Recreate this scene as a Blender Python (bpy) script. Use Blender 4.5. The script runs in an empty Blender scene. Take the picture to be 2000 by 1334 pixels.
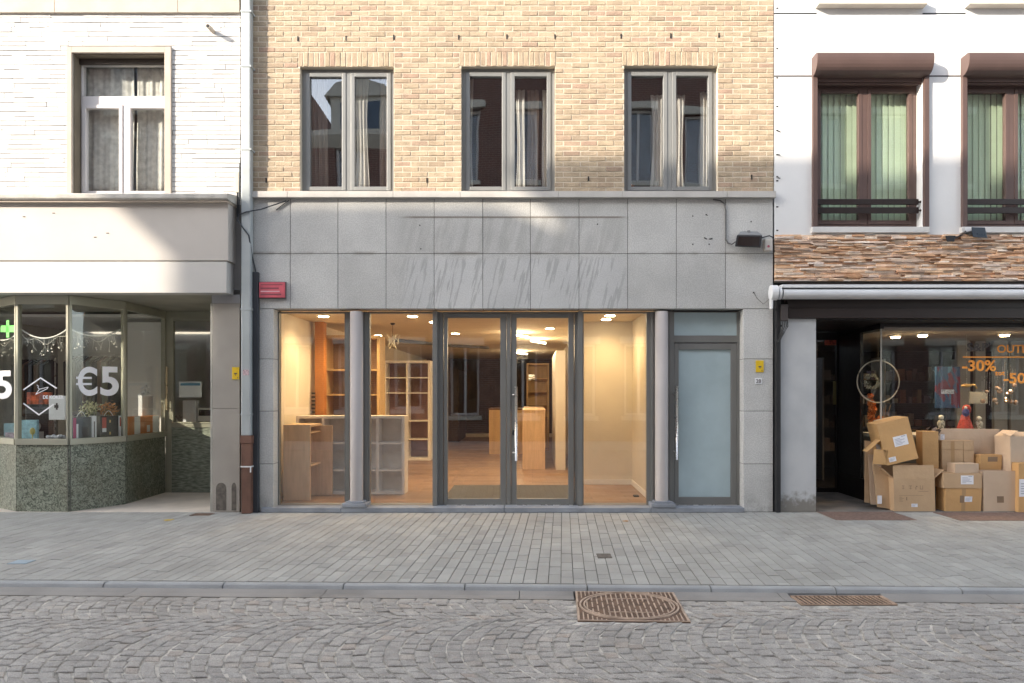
import bpy, math, random
from mathutils import Vector, Matrix
R = random.Random(7)
rad = math.radians

# ------------------------------------------------------------------ camera, sky, sun
D0, F0, S0, PX0, PY0 = 8.5, 1317.5, 155.0, 1040.0, 767.5
scene = bpy.context.scene
col = scene.collection
cd = bpy.data.cameras.new("camera"); cam = bpy.data.objects.new("camera", cd); col.objects.link(cam)
cam.location = (0, -D0, 1.5); cam.rotation_euler = (rad(90), 0, 0)
cd.sensor_width = 36; cd.lens = 36 * F0 / 2000; cd.shift_x = -0.02; cd.shift_y = 0.0503
cd.clip_start = 0.05; cd.clip_end = 500
scene.camera = cam
SUN = Vector((-1.6, -1.0, 0.74)).normalized()
sun_el = math.asin(SUN.z); sun_rot = math.atan2(SUN.x, SUN.y)
world = bpy.data.worlds.new("World"); scene.world = world; world.use_nodes = True
wn = world.node_tree.nodes; wl = world.node_tree.links
sky = wn.new("ShaderNodeTexSky"); sky.sky_type = 'NISHITA'; sky.sun_disc = False
sky.sun_elevation = sun_el; sky.sun_rotation = sun_rot
sky.air_density = 1.0; sky.dust_density = 1.5; sky.ozone_density = 0.7
hs = wn.new("ShaderNodeHueSaturation"); hs.inputs["Saturation"].default_value = .5
wl.new(sky.outputs[0], hs.inputs["Color"]); wl.new(hs.outputs[0], wn["Background"].inputs[0]); wn["Background"].inputs[1].default_value = 0.15
sl = bpy.data.lights.new("sun", 'SUN'); sl.energy = 2.0; sl.angle = rad(0.53); sl.color = (1.0, 0.88, 0.73)
so = bpy.data.objects.new("sun", sl); col.objects.link(so); so.location = (-20, -14, 16)
so.rotation_euler = (-SUN).to_track_quat('-Z', 'Y').to_euler()
scene.view_settings.view_transform = 'Standard'; scene.view_settings.look = 'None'
scene.view_settings.exposure = 2.1; scene.view_settings.gamma = 1.0
scene.render.engine = 'CYCLES'
scene.cycles.use_denoising = True
scene.cycles.max_bounces = 10; scene.cycles.transparent_max_bounces = 16
scene.cycles.sample_clamp_indirect = 6.0

# ------------------------------------------------------------------ pixel -> place helpers
def sc_(Y=0.0): return S0 * D0 / (D0 + Y)
def PX(px, Y=0.0): return (px - PX0) / sc_(Y)
def PZ(py, Y=0.0): return 1.5 + (PY0 - py) / sc_(Y)

# ------------------------------------------------------------------ mesh helpers
WL = {}
class MB:
    def __init__(s): s.v = []; s.f = []
    def add(s, vs, fs):
        n = len(s.v); s.v += [tuple(p) for p in vs]; s.f += [tuple(i + n for i in f) for f in fs]; return s
    def box(s, x0, x1, y0, y1, z0, z1, M=None):
        vs = [(x0,y0,z0),(x1,y0,z0),(x1,y1,z0),(x0,y1,z0),(x0,y0,z1),(x1,y0,z1),(x1,y1,z1),(x0,y1,z1)]
        if M is not None: vs = [M @ Vector(p) for p in vs]
        return s.add(vs, [(0,3,2,1),(4,5,6,7),(0,1,5,4),(1,2,6,5),(2,3,7,6),(3,0,4,7)])
    def quad(s, a, b, c, d): return s.add([a,b,c,d], [(0,1,2,3)])
    def prism(s, poly, x0, x1, axis='x'):
        n = len(poly)
        if axis == 'x': P = lambda a, b, t: (t, a, b)
        elif axis == 'y': P = lambda a, b, t: (a, t, b)
        else: P = lambda a, b, t: (a, b, t)
        vs = [P(a,b,x0) for a,b in poly] + [P(a,b,x1) for a,b in poly]
        fs = [(i,(i+1)%n,(i+1)%n+n,i+n) for i in range(n)] + [tuple(range(n))[::-1], tuple(range(n,2*n))]
        return s.add(vs, fs)
    def tube(s, pts, r, n=8, r1=None):
        pts = [Vector(p) for p in pts]; vs = []; fs = []
        r1 = r if r1 is None else r1
        for i, p in enumerate(pts):
            d = (pts[min(i+1,len(pts)-1)] - pts[max(i-1,0)]).normalized()
            a = d.cross(Vector((0,0,1)) if abs(d.z) < .9 else Vector((1,0,0))).normalized(); b = d.cross(a)
            rr = r + (r1-r)*i/max(1,len(pts)-1)
            for k in range(n):
                t = 2*math.pi*k/n; vs.append(p + a*math.cos(t)*rr + b*math.sin(t)*rr)
        for i in range(len(pts)-1):
            for k in range(n):
                fs.append((i*n+k, i*n+(k+1)%n, (i+1)*n+(k+1)%n, (i+1)*n+k))
        fs += [tuple(range(n)), tuple(range((len(pts)-1)*n, len(pts)*n))[::-1]]
        return s.add(vs, fs)
    def lathe(s, prof, cx, cy, n=24):
        vs = []; fs = []; m = len(prof)
        for r, z in prof:
            for k in range(n):
                t = 2*math.pi*k/n; vs.append((cx + r*math.cos(t), cy + r*math.sin(t), z))
        for i in range(m-1):
            for k in range(n): fs.append((i*n+k, i*n+(k+1)%n, (i+1)*n+(k+1)%n, (i+1)*n+k))
        fs += [tuple(range(n))[::-1], tuple(range((m-1)*n, m*n))]
        return s.add(vs, fs)
    def ball(s, c, r, sx=1, sy=1, sz=1, n=10, m=6, jit=0):
        vs = []; fs = []
        for i in range(m+1):
            ph = math.pi*i/m
            for k in range(n):
                t = 2*math.pi*k/n; q = 1 + (R.uniform(-jit, jit) if jit else 0)
                vs.append((c[0]+r*sx*q*math.sin(ph)*math.cos(t), c[1]+r*sy*q*math.sin(ph)*math.sin(t), c[2]+r*sz*q*math.cos(ph)))
        for i in range(m):
            for k in range(n): fs.append((i*n+k, (i+1)*n+k, (i+1)*n+(k+1)%n, i*n+(k+1)%n))
        return s.add(vs, fs)
    def frame(s, x0, x1, z0, z1, l, r, b, t, y0, y1):
        s.box(x0, x0+l, y0, y1, z0, z1); s.box(x1-r, x1, y0, y1, z0, z1)
        if b: s.box(x0+l, x1-r, y0, y1, z0, z0+b)
        if t: s.box(x0+l, x1-r, y0, y1, z1-t, z1)
        return s
    def wall(s, x0, x1, z0, z1, holes, y0, y1):
        xs = sorted({x0, x1, *[h[0] for h in holes], *[h[1] for h in holes]}); zs = sorted({z0, z1, *[h[2] for h in holes], *[h[3] for h in holes]})
        ins = lambda x, z: any(h[0] < x < h[1] and h[2] < z < h[3] for h in holes)
        for i in range(len(xs)-1):
            for j in range(len(zs)-1):
                a, b, c, d = xs[i], xs[i+1], zs[j], zs[j+1]
                if a < x0 or b > x1 or c < z0 or d > z1 or ins((a+b)/2, (c+d)/2): continue
                s.quad((a,y0,c),(b,y0,c),(b,y0,d),(a,y0,d)); s.quad((b,y1,c),(a,y1,c),(a,y1,d),(b,y1,d))
        for a, b, c, d in holes:
            s.quad((a,y0,c),(a,y0,d),(a,y1,d),(a,y1,c)); s.quad((b,y0,d),(b,y0,c),(b,y1,c),(b,y1,d))
            s.quad((a,y0,d),(b,y0,d),(b,y1,d),(a,y1,d)); s.quad((b,y0,c),(a,y0,c),(a,y1,c),(b,y1,c))
        return s
    def build(s, name, mat, parent=None, label=None, cat=None, group=None, kind=None, smooth=False, bevel=0, solid=0, origin=None):
        xs = [p[0] for p in s.v]; ys = [p[1] for p in s.v]; zs = [p[2] for p in s.v]
        o = origin or Vector(((min(xs)+max(xs))/2, (min(ys)+max(ys))/2, min(zs)))
        o = Vector(o)
        me = bpy.data.meshes.new(name); me.from_pydata([(p[0]-o.x, p[1]-o.y, p[2]-o.z) for p in s.v], [], s.f)
        me.materials.append(mat); me.update()
        if smooth:
            for p in me.polygons: p.use_smooth = True
        ob = bpy.data.objects.new(name, me); col.objects.link(ob)
        base = WL[parent.name] if parent is not None else Vector((0,0,0))
        ob.location = o - base; WL[ob.name] = o
        if parent is not None: ob.parent = parent
        if bevel:
            m = ob.modifiers.new("bevel", 'BEVEL'); m.width = bevel; m.segments = 2; m.limit_method = 'ANGLE'; m.angle_limit = rad(40)
        if solid:
            m = ob.modifiers.new("thickness", 'SOLIDIFY'); m.thickness = solid
        tag(ob, label, cat, group, kind); return ob

def tag(o, label=None, cat=None, group=None, kind=None):
    if label: o["label"] = label
    if cat: o["category"] = cat
    if group: o["group"] = group
    if kind: o["kind"] = kind
    return o
def thing(name, label, cat, loc, group=None):
    o = bpy.data.objects.new(name, None); col.objects.link(o); o.location = loc; o.empty_display_size = .2
    WL[o.name] = Vector(loc); return tag(o, label, cat, group)
def struct(name, mb, mat, **k): return mb.build(name, mat, kind='structure', **k)

def text_mb(body, x0, x1, z0, z1, place, bold=0.0, depth=.002, shear=0, font_spacing=1.0):
    """letters fitted to the rectangle x0..x1, z0..z1; place(u, v, w) gives the point in the place."""
    cu = bpy.data.curves.new("t", 'FONT'); cu.body = body; cu.offset = bold; cu.extrude = .01; cu.shear = shear; cu.space_character = font_spacing
    ob = bpy.data.objects.new("t", cu); col.objects.link(ob)
    dg = bpy.context.evaluated_depsgraph_get(); me = bpy.data.meshes.new_from_object(ob.evaluated_get(dg))
    vs = [v.co.copy() for v in me.vertices]; fs = [tuple(p.vertices) for p in me.polygons]
    bpy.data.objects.remove(ob); bpy.data.curves.remove(cu); bpy.data.meshes.remove(me)
    ax, bx = min(v.x for v in vs), max(v.x for v in vs); ay, by = min(v.y for v in vs), max(v.y for v in vs)
    mb = MB()
    mb.add([place(x0+(v.x-ax)/(bx-ax)*(x1-x0), z0+(v.y-ay)/(by-ay)*(z1-z0), depth*(1 if v.z > 0 else 0)) for v in vs], fs)
    return mb

# ------------------------------------------------------------------ materials
MATS = {}
def newmat(name):
    m = bpy.data.materials.new(name); m.use_nodes = True; MATS[name] = m
    return m, m.node_tree, m.node_tree.nodes["Principled BSDF"]
def nd(t, typ, **k):
    n = t.nodes.new(typ)
    for a, b in k.items():
        if a.startswith('i_'): n.inputs[int(a[2:])].default_value = b
        else: setattr(n, a, b)
    return n
def mth(t, op, a, b=None, c=None, clamp=False):
    n = t.nodes.new('ShaderNodeMath'); n.operation = op; n.use_clamp = clamp
    for i, x in enumerate((a, b, c)):
        if x is None: continue
        if isinstance(x, (int, float)): n.inputs[i].default_value = x
        else: t.links.new(x, n.inputs[i])
    return n.outputs[0]
def mix(t, f, a, b, mode='MIX'):
    n = t.nodes.new('ShaderNodeMix'); n.data_type = 'RGBA'; n.blend_type = mode
    for i, x in ((0, f), (6, a), (7, b)):
        if isinstance(x, (int, float)): n.inputs[i].default_value = x
        elif isinstance(x, tuple): n.inputs[i].default_value = (*x, 1) if len(x) == 3 else x
        else: t.links.new(x, n.inputs[i])
    return n.outputs[2]
def noise(t, scale, detail=4, stretch=None, vec=None, rough=.55, rot=None):
    n = t.nodes.new('ShaderNodeTexNoise'); n.inputs['Scale'].default_value = scale; n.inputs['Detail'].default_value = detail
    n.inputs['Roughness'].default_value = rough
    g = vec or nd(t, 'ShaderNodeNewGeometry').outputs['Position']
    mp = nd(t, 'ShaderNodeMapping'); t.links.new(g, mp.inputs[0])
    if stretch: mp.inputs['Scale'].default_value = stretch
    if rot:
        m0 = nd(t, 'ShaderNodeMapping'); m0.inputs['Rotation'].default_value = rot; t.links.new(g, m0.inputs[0]); t.links.new(m0.outputs[0], mp.inputs[0])
    t.links.new(mp.outputs[0], n.inputs['Vector']); return n.outputs['Fac']
def sstep(t, x, a, b):
    n = t.nodes.new('ShaderNodeMapRange'); n.interpolation_type = 'SMOOTHSTEP'
    t.links.new(x, n.inputs[0]); n.inputs[1].default_value = a; n.inputs[2].default_value = b
    return n.outputs[0]
def mat(name, c, rough=.6, metal=0.0, var=.12, vs=3.0, bump=0.0, bs=60.0, island=0.0, spec=.5, fine=0.0, fs=300.0, stretch=None,
        ramp=None, dirt=0.0, bdist=.01, emit=None, es=0.0):
    if name in MATS: return MATS[name]
    m, t, b = newmat(name); L = t.links
    f = noise(t, vs, 5, stretch)
    f = sstep(t, f, .3, .7)
    base = mix(t, f, tuple(x*(1-var) for x in c), tuple(min(1, x*(1+var)) for x in c))
    g = nd(t, 'ShaderNodeNewGeometry')
    if ramp:
        r = nd(t, 'ShaderNodeValToRGB'); r.color_ramp.interpolation = 'LINEAR'
        el = r.color_ramp.elements
        while len(el) < len(ramp): el.new(.5)
        for e, (p, cc) in zip(el, ramp): e.position = p; e.color = (*cc, 1)
        L.new(g.outputs['Random Per Island'], r.inputs[0])
        base = mix(t, 1.0, r.outputs[0], mix(t, f, (1-var,)*3, (1+var,)*3), 'MULTIPLY')
    if island:
        v = mth(t, 'MULTIPLY_ADD', g.outputs['Random Per Island'], 2*island, 1-island)
        cmb = nd(t, 'ShaderNodeCombineColor'); [L.new(v, cmb.inputs[i]) for i in range(3)]
        base = mix(t, 1.0, base, cmb.outputs[0], 'MULTIPLY')
    if fine:
        fn = noise(t, fs, 2)
        base = mix(t, 1.0, base, mix(t, sstep(t, fn, .35, .65), (1-fine,)*3, (1+fine,)*3), 'MULTIPLY')
    if dirt:
        dn = noise(t, 1.3, 8, (1, 1, .6)); base = mix(t, mth(t, 'MULTIPLY', sstep(t, dn, .45, .75), dirt), base, tuple(x*.45 for x in c))
    L.new(base, b.inputs['Base Color'])
    rn = noise(t, vs*4, 3)
    L.new(mth(t, 'MULTIPLY_ADD', rn, .2, max(0.0, rough-.1), clamp=True), b.inputs['Roughness'])
    b.inputs['Metallic'].default_value = metal; b.inputs['Specular IOR Level'].default_value = spec
    if bump:
        bn = nd(t, 'ShaderNodeBump'); bn.inputs['Strength'].default_value = bump; bn.inputs['Distance'].default_value = bdist
        L.new(noise(t, bs, 6), bn.inputs['Height']); L.new(bn.outputs[0], b.inputs['Normal'])
    if emit:
        b.inputs['Emission Color'].default_value = (*emit, 1); b.inputs['Emission Strength'].default_value = es
    return m
def glass(name, tint=(1,1,1), refl=1.6, rough=0.0, wob=0.0):
    m, t, b = newmat(name); t.nodes.remove(b)
    tr = nd(t, 'ShaderNodeBsdfTransparent'); tr.inputs[0].default_value = (*tint, 1)
    gl = nd(t, 'ShaderNodeBsdfGlossy'); gl.inputs['Roughness'].default_value = rough; gl.inputs[0].default_value = (.95,.97,1,1)
    g = nd(t, 'ShaderNodeNewGeometry'); vm = nd(t, 'ShaderNodeVectorMath', operation='DOT_PRODUCT')
    t.links.new(g.outputs['Incoming'], vm.inputs[0]); t.links.new(g.outputs['True Normal'], vm.inputs[1])
    c5 = mth(t, 'POWER', mth(t, 'SUBTRACT', 1.0, mth(t, 'ABSOLUTE', vm.outputs['Value'])), 5.0)
    f = mth(t, 'MULTIPLY', mth(t, 'MULTIPLY_ADD', c5, .96, .04), refl, clamp=True)
    if wob:
        bn = nd(t, 'ShaderNodeBump'); bn.inputs['Strength'].default_value = wob; bn.inputs['Distance'].default_value = .02
        t.links.new(noise(t, 1.1, 1), bn.inputs['Height']); t.links.new(bn.outputs[0], gl.inputs['Normal'])
    mx = nd(t, 'ShaderNodeMixShader'); t.links.new(f, mx.inputs[0]); t.links.new(tr.outputs[0], mx.inputs[1]); t.links.new(gl.outputs[0], mx.inputs[2])
    t.links.new(mx.outputs[0], t.nodes['Material Output'].inputs[0]); return m

BRICK = mat('buff_brick', (.5,.38,.26), .85, var=.14, vs=9, bump=.6, bs=45, fine=.14, fs=160, bdist=.012,
            ramp=[(0,(.37,.28,.195)),(.3,(.43,.34,.235)),(.55,(.385,.305,.21)),(.8,(.46,.37,.26)),(.93,(.375,.26,.19)),(1,(.31,.245,.175))])
MORTAR = mat('pale_mortar', (.57,.50,.395), .95, var=.06, bump=.3, bs=200, bdist=.003)
WHITEB = mat('white_painted_slim_brick', (.62,.61,.595), .6, var=.03, vs=5, bump=.25, bs=40, island=.03, bdist=.006)
WHITEM = mat('white_paint_joint', (.20,.195,.19), .8, var=.05)
RENDER_ = mat('white_smooth_render', (.76,.765,.76), .6, var=.04, vs=1.2, bump=.25, bs=30, bdist=.004, fine=.02, dirt=.10)
BEIGE = mat('beige_stone', (.52,.455,.38), .8, var=.08, vs=4, bump=.3, bs=90, fine=.06, bdist=.003)
FASCIA = mat('painted_fascia_board', (.50,.468,.432), .55, var=.05, vs=1.5, fine=.015, dirt=.08)
COPING = mat('weathered_coping_stone', (.50,.48,.44), .85, var=.18, vs=6, bump=.4, bs=60, fine=.08, dirt=.4, bdist=.004)
ALU = mat('grey_coated_aluminium', (.19,.19,.18), .42, var=.04, vs=2, metal=.15)
ALUB = mat('blue_grey_window_aluminium', (.235,.24,.235), .4, var=.04, vs=2, metal=.1)
ALUO = mat('champagne_aluminium', (.36,.355,.285), .35, var=.04, vs=2, metal=.35)
PVC = mat('off_white_window_paint', (.66,.63,.62), .45, var=.03)
BROWN = mat('brown_coated_aluminium', (.108,.068,.059), .5, var=.07, vs=4, fine=.03)
DARKB = mat('dark_brown_metal', (.022,.014,.012), .4, var=.1)
BLACK = mat('black_plastic', (.02,.02,.022), .5, var=.15)
BLACKF = mat('black_paint', (.012,.010,.010), .35, var=.1)
STEEL = mat('brushed_steel', (.72,.70,.67), .28, var=.03, metal=.9)
WHITEP = mat('white_powder_coat', (.74,.75,.76), .35, var=.03)
PINKCOL = mat('painted_round_column', (.40,.365,.345), .5, var=.06, vs=1.5, fine=.02)
BLUESTONE = mat('bluestone_threshold', (.25,.27,.30), .7, var=.15, vs=4, bump=.3, bs=80, fine=.1, bdist=.003)
GRANITEP = mat('grey_brown_granite', (.335,.31,.275), .7, var=.08, vs=3, fine=.35, fs=170, bump=.15, bs=150, bdist=.002)
ZINC = mat('pale_zinc_pipe', (.40,.435,.44), .5, var=.06, vs=3, metal=.15)
RUSTP = mat('brown_cast_iron', (.13,.065,.045), .7, var=.25, vs=5, bump=.2, bs=60, dirt=.3)
CHARC = mat('charcoal_cable_duct', (.035,.04,.048), .55, var=.1)
RUSTY = mat('rusty_cast_iron', (.15,.095,.065), .75, var=.3, vs=9, bump=.4, bs=120, fine=.15, bdist=.004)
RUSTL = mat('worn_iron_ribs', (.44,.33,.25), .6, var=.2, vs=12, fine=.1)
PITB = mat('dark_pit', (.02,.018,.016), .9)
GLASS = glass('shop_glass', (.98,.985,.98), 2.1, wob=.05)
GLASSW = glass('house_window_glass', (.96,.97,.97), 2.6, wob=.16)
GLASSB = glass('blind_window_glass', (.98,.985,.98), 1.3, wob=.10)
GLASSO = glass('display_window_glass', (.97,.98,.96), 1.1, wob=.06)
def plankmat():
    m, t, b = newmat('oak_plank_floor'); g = nd(t, 'ShaderNodeNewGeometry')
    br = nd(t, 'ShaderNodeTexBrick'); t.links.new(g.outputs['Position'], br.inputs[0]); br.offset = .37
    br.inputs['Color1'].default_value = (.31,.19,.12,1); br.inputs['Color2'].default_value = (.21,.125,.075,1); br.inputs['Mortar'].default_value = (.06,.035,.02,1)
    br.inputs['Scale'].default_value = 1; br.inputs['Brick Width'].default_value = 1.3; br.inputs['Row Height'].default_value = .18; br.inputs['Mortar Size'].default_value = .004
    c = mix(t, 1.0, br.outputs[0], mix(t, noise(t, 4, 6, (1,9,1)), (.75,)*3, (1.25,)*3), 'MULTIPLY')
    t.links.new(c, b.inputs['Base Color']); t.links.new(mth(t, 'MULTIPLY_ADD', noise(t, 3, 4), .3, .25), b.inputs['Roughness']); return m
WOODF = plankmat()
WALLC = mat('cream_wall', (.74,.68,.58), .8, var=.05, vs=1.5, dirt=.08)
CEILC = mat('cream_ceiling', (.62,.53,.40), .8, var=.03)
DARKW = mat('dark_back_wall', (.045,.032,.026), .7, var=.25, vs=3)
OAK = mat('light_oak_board', (.70,.51,.34), .5, var=.09, vs=4, stretch=(6,6,.6), fine=.05)
YOAK = mat('honey_oak_board', (.58,.40,.20), .5, var=.08, vs=3, stretch=(5,5,.7))
WLAM = mat('white_laminate', (.86,.84,.82), .4, var=.02)
FROST = mat('frosted_glass_pane', (.40,.50,.525), .20, var=.10, vs=1.4, spec=.6)
CARPET = mat('grey_entrance_mat', (.085,.08,.072), .95, var=.15, vs=40, bump=.5, bs=400)
CARD = [mat('cardboard_tan', (.50,.345,.205), .85, var=.06, vs=3, fine=.04, bump=.45, bs=6, bdist=.035, dirt=.12),
        mat('cardboard_orange', (.54,.325,.14), .85, var=.06, vs=3, fine=.04, bump=.45, bs=6, bdist=.035, dirt=.12),
        mat('cardboard_pale', (.56,.425,.305), .85, var=.05, vs=3, fine=.04, bump=.45, bs=6, bdist=.035, dirt=.12)]
CARDIN = mat('cardboard_inside', (.33,.21,.11), .9, var=.08)
PAPER = mat('white_paper_label', (.75,.76,.80), .6, var=.03)
INK = mat('printed_ink', (.10,.09,.09), .8)
INKB = mat('faded_brown_ink', (.24,.165,.105), .8)
TAPE = mat('brown_parcel_tape', (.40,.25,.12), .35, var=.04)
NET = mat('grey_net_curtain', (.56,.56,.52), .9, var=.16, vs=14, bump=.6, bs=30)
VOILE = mat('white_voile_curtain', (.66,.63,.58), .85, var=.06)
VOILEB = mat('brown_voile_curtain', (.30,.24,.20), .85, var=.12)
GREENB = mat('pale_green_blind', (.56,.70,.51), .75, var=.05)
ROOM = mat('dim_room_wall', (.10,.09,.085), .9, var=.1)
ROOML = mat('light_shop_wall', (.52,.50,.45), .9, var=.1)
OPPB = None

def brickmat(name, c1, c2, mort, scale=1.0):
    m, t, b = newmat(name)
    g = nd(t, 'ShaderNodeNewGeometry'); s = nd(t, 'ShaderNodeSeparateXYZ'); t.links.new(g.outputs['Position'], s.inputs[0])
    c = nd(t, 'ShaderNodeCombineXYZ'); t.links.new(mth(t,'ADD',s.outputs[0],s.outputs[1]), c.inputs[0]); t.links.new(s.outputs[2], c.inputs[1])
    br = nd(t, 'ShaderNodeTexBrick'); t.links.new(c.outputs[0], br.inputs[0])
    br.inputs['Color1'].default_value = (*c1,1); br.inputs['Color2'].default_value = (*c2,1); br.inputs['Mortar'].default_value = (*mort,1)
    br.inputs['Scale'].default_value = 1; br.inputs['Brick Width'].default_value = .21; br.inputs['Row Height'].default_value = .065; br.inputs['Mortar Size'].default_value = .007
    t.links.new(br.outputs[0], b.inputs['Base Color']); b.inputs['Roughness'].default_value = .85; return m
REDB = brickmat('dark_red_brick', (.15,.055,.04), (.10,.04,.032), (.30,.25,.22))
OPPW = mat('cream_stucco', (.55,.52,.46), .8, var=.06)
SLATE = mat('slate_roof', (.06,.065,.075), .6, var=.15, vs=6)

# --- cladding stone with the ghost of an old sign and rain streaks
def cladmat():
    m, t, b = newmat('grey_cladding_stone'); L = t.links
    g = nd(t, 'ShaderNodeNewGeometry'); s = nd(t, 'ShaderNodeSeparateXYZ'); L.new(g.outputs['Position'], s.inputs[0])
    X, Z = s.outputs[0], s.outputs[2]
    base = mix(t, sstep(t, noise(t, 1.6, 5), .3, .7), (.455,.455,.44), (.55,.55,.53))
    base = mix(t, 1.0, base, mix(t, sstep(t, noise(t, 75, 5), .36, .64), (.85,)*3, (1.10,)*3), 'MULTIPLY')
    v = mth(t, 'MULTIPLY_ADD', g.outputs['Random Per Island'], .12, .94)
    cc = nd(t, 'ShaderNodeCombineColor'); [L.new(v, cc.inputs[i]) for i in range(3)]
    base = mix(t, 1.0, base, cc.outputs[0], 'MULTIPLY')
    # slanted wash marks
    st = noise(t, 2.6, 4, (3.0, 1, .26), rot=(0, rad(-13), 0), rough=.62)
    zone = mth(t, 'MULTIPLY', sstep(t, X, -1.75, -1.45), sstep(t, X, 1.25, 1.05))
    low = mth(t, 'MULTIPLY', zone, sstep(t, Z, 3.24, 3.15))
    upp = mth(t, 'MULTIPLY', mth(t, 'MULTIPLY', zone, sstep(t, Z, 3.26, 3.3)), sstep(t, Z, 3.73, 3.70))
    line = mth(t, 'MULTIPLY', sstep(t, st, .515, .53), sstep(t, st, .60, .555))
    base = mix(t, mth(t, 'MULTIPLY', mth(t, 'MULTIPLY', low, line), .5), base, (.15,.145,.135))
    base = mix(t, mth(t, 'MULTIPLY', low, .28), base, (.58,.595,.61))
    base = mix(t, mth(t, 'MULTIPLY', mth(t, 'MULTIPLY', upp, sstep(t, st, .42, .62)), .30), base, (.22,.215,.20))
    # horizontal dirt line left by the old sign box
    ln = mth(t, 'MULTIPLY', sstep(t, Z, 3.695, 3.712), sstep(t, Z, 3.735, 3.718))
    base = mix(t, mth(t, 'MULTIPLY', mth(t, 'MULTIPLY', ln, zone), .75), base, (.13,.10,.07))
    # dirty zone just above joints
    j = mth(t, 'MULTIPLY', sstep(t, Z, 3.30, 3.262), sstep(t, Z, 3.22, 3.26))
    base = mix(t, mth(t, 'MULTIPLY', mth(t, 'MULTIPLY', j, sstep(t, noise(t, 3, 3), .4, .65)), .5), base, (.16,.13,.10))
    # stain near the ground
    gd = mth(t, 'MULTIPLY', sstep(t, Z, .35, .0), sstep(t, noise(t, 6, 5), .4, .7))
    base = mix(t, mth(t, 'MULTIPLY', gd, .5), base, (.12,.10,.085))
    L.new(base, b.inputs['Base Color']); b.inputs['Roughness'].default_value = .8
    bn = nd(t, 'ShaderNodeBump'); bn.inputs['Strength'].default_value = .3; bn.inputs['Distance'].default_value = .003
    L.new(noise(t, 110, 5), bn.inputs['Height']); L.new(bn.outputs[0], b.inputs['Normal']); return m
CLAD = cladmat()
JOINT = mat('dark_joint', (.10,.095,.085), .95)

def granmat(name, a, b_, vsc=22, warp=True):
    m, t, b = newmat(name); L = t.links
    v = nd(t, 'ShaderNodeTexVoronoi'); v.inputs['Scale'].default_value = 60
    g = nd(t, 'ShaderNodeNewGeometry')
    nn = t.nodes.new('ShaderNodeTexNoise'); nn.inputs['Scale'].default_value = vsc; nn.inputs['Detail'].default_value = 7; nn.inputs['Roughness'].default_value = .7
    nn.inputs['Distortion'].default_value = 1.6
    L.new(g.outputs['Position'], nn.inputs['Vector'])
    f = sstep(t, nn.outputs['Fac'], .40, .60)
    c = mix(t, f, a, b_)
    isl = mth(t, 'MULTIPLY_ADD', g.outputs['Random Per Island'], .3, .85)
    cc = nd(t, 'ShaderNodeCombineColor'); [L.new(isl, cc.inputs[i]) for i in range(3)]
    c = mix(t, 1.0, c, cc.outputs[0], 'MULTIPLY')
    c = mix(t, mth(t, 'MULTIPLY', sstep(t, noise(t, 2.5, 4), .4, .7), .3), c, (.12,.095,.05))
    L.new(c, b.inputs['Base Color']); b.inputs['Roughness'].default_value = .38; return m
GREEN_G = granmat('green_grey_granite', (.05,.062,.045), (.27,.295,.235), 28)
GREEN_P = mat('ribbed_green_slate_panel', (.21,.235,.19), .5, var=.45, vs=30, stretch=(.35,1,1.6), bump=.5, bs=50)
TILEF = mat('beige_threshold_stone', (.64,.57,.49), .7, var=.1, vs=3, fine=.06, dirt=.15)

COBBLE = mat('granite_setts', (.26,.245,.23), .7, var=.14, vs=14, bump=.8, bs=42, fine=.20, fs=150, bdist=.008, dirt=.22,
             ramp=[(0,(.325,.302,.272)),(.35,(.36,.337,.305)),(.6,(.335,.312,.282)),(.88,(.385,.36,.325)),(.97,(.375,.335,.29)),(1,(.36,.31,.265))])
GROUT = mat('sandy_grout', (.43,.40,.35), .95, var=.5, vs=11, bump=.6, bs=150, fine=.2)
PAVER = mat('concrete_pavers', (.30,.30,.29), .85, var=.08, vs=2.2, bump=.3, bs=150, fine=.09, fs=260, bdist=.003, dirt=.12,
            ramp=[(0,(.315,.308,.28)),(.4,(.36,.353,.323)),(.7,(.335,.327,.30)),(.92,(.39,.382,.35)),(1,(.29,.282,.258))])
PAVJ = mat('paving_joint', (.11,.105,.095), .95, var=.2, vs=20)
KERBM = mat('kerb_concrete', (.34,.345,.34), .75, var=.1, vs=3, bump=.2, bs=90, fine=.08, dirt=.2)
GUTM = mat('gutter_concrete', (.255,.24,.22), .8, var=.14, vs=2, bump=.2, bs=90, fine=.09, dirt=.35)

def gum(m, scale=2.6, amt=.45):
    t = m.node_tree; b = t.nodes["Principled BSDF"]; src = b.inputs['Base Color'].links[0].from_socket
    v = nd(t, 'ShaderNodeTexVoronoi'); v.inputs['Scale'].default_value = scale; g = nd(t, 'ShaderNodeNewGeometry'); t.links.new(g.outputs['Position'], v.inputs['Vector'])
    se = nd(t, 'ShaderNodeSeparateColor'); t.links.new(v.outputs['Color'], se.inputs[0])
    rr = mth(t, 'MULTIPLY', se.outputs[0], .055); q = mth(t, 'LESS_THAN', v.outputs['Distance'], rr)
    k = mth(t, 'MULTIPLY', mth(t, 'MULTIPLY', q, mth(t, 'GREATER_THAN', se.outputs[1], .45)), amt)
    c = mix(t, k, src, (.11,.105,.095)); st = mth(t, 'MULTIPLY', sstep(t, noise(t, .9, 7), .5, .72), .28)
    t.links.new(mix(t, st, c, (.16,.15,.13)), b.inputs['Base Color'])
gum(PAVER); gum(COBBLE, 1.7, .25)
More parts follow.
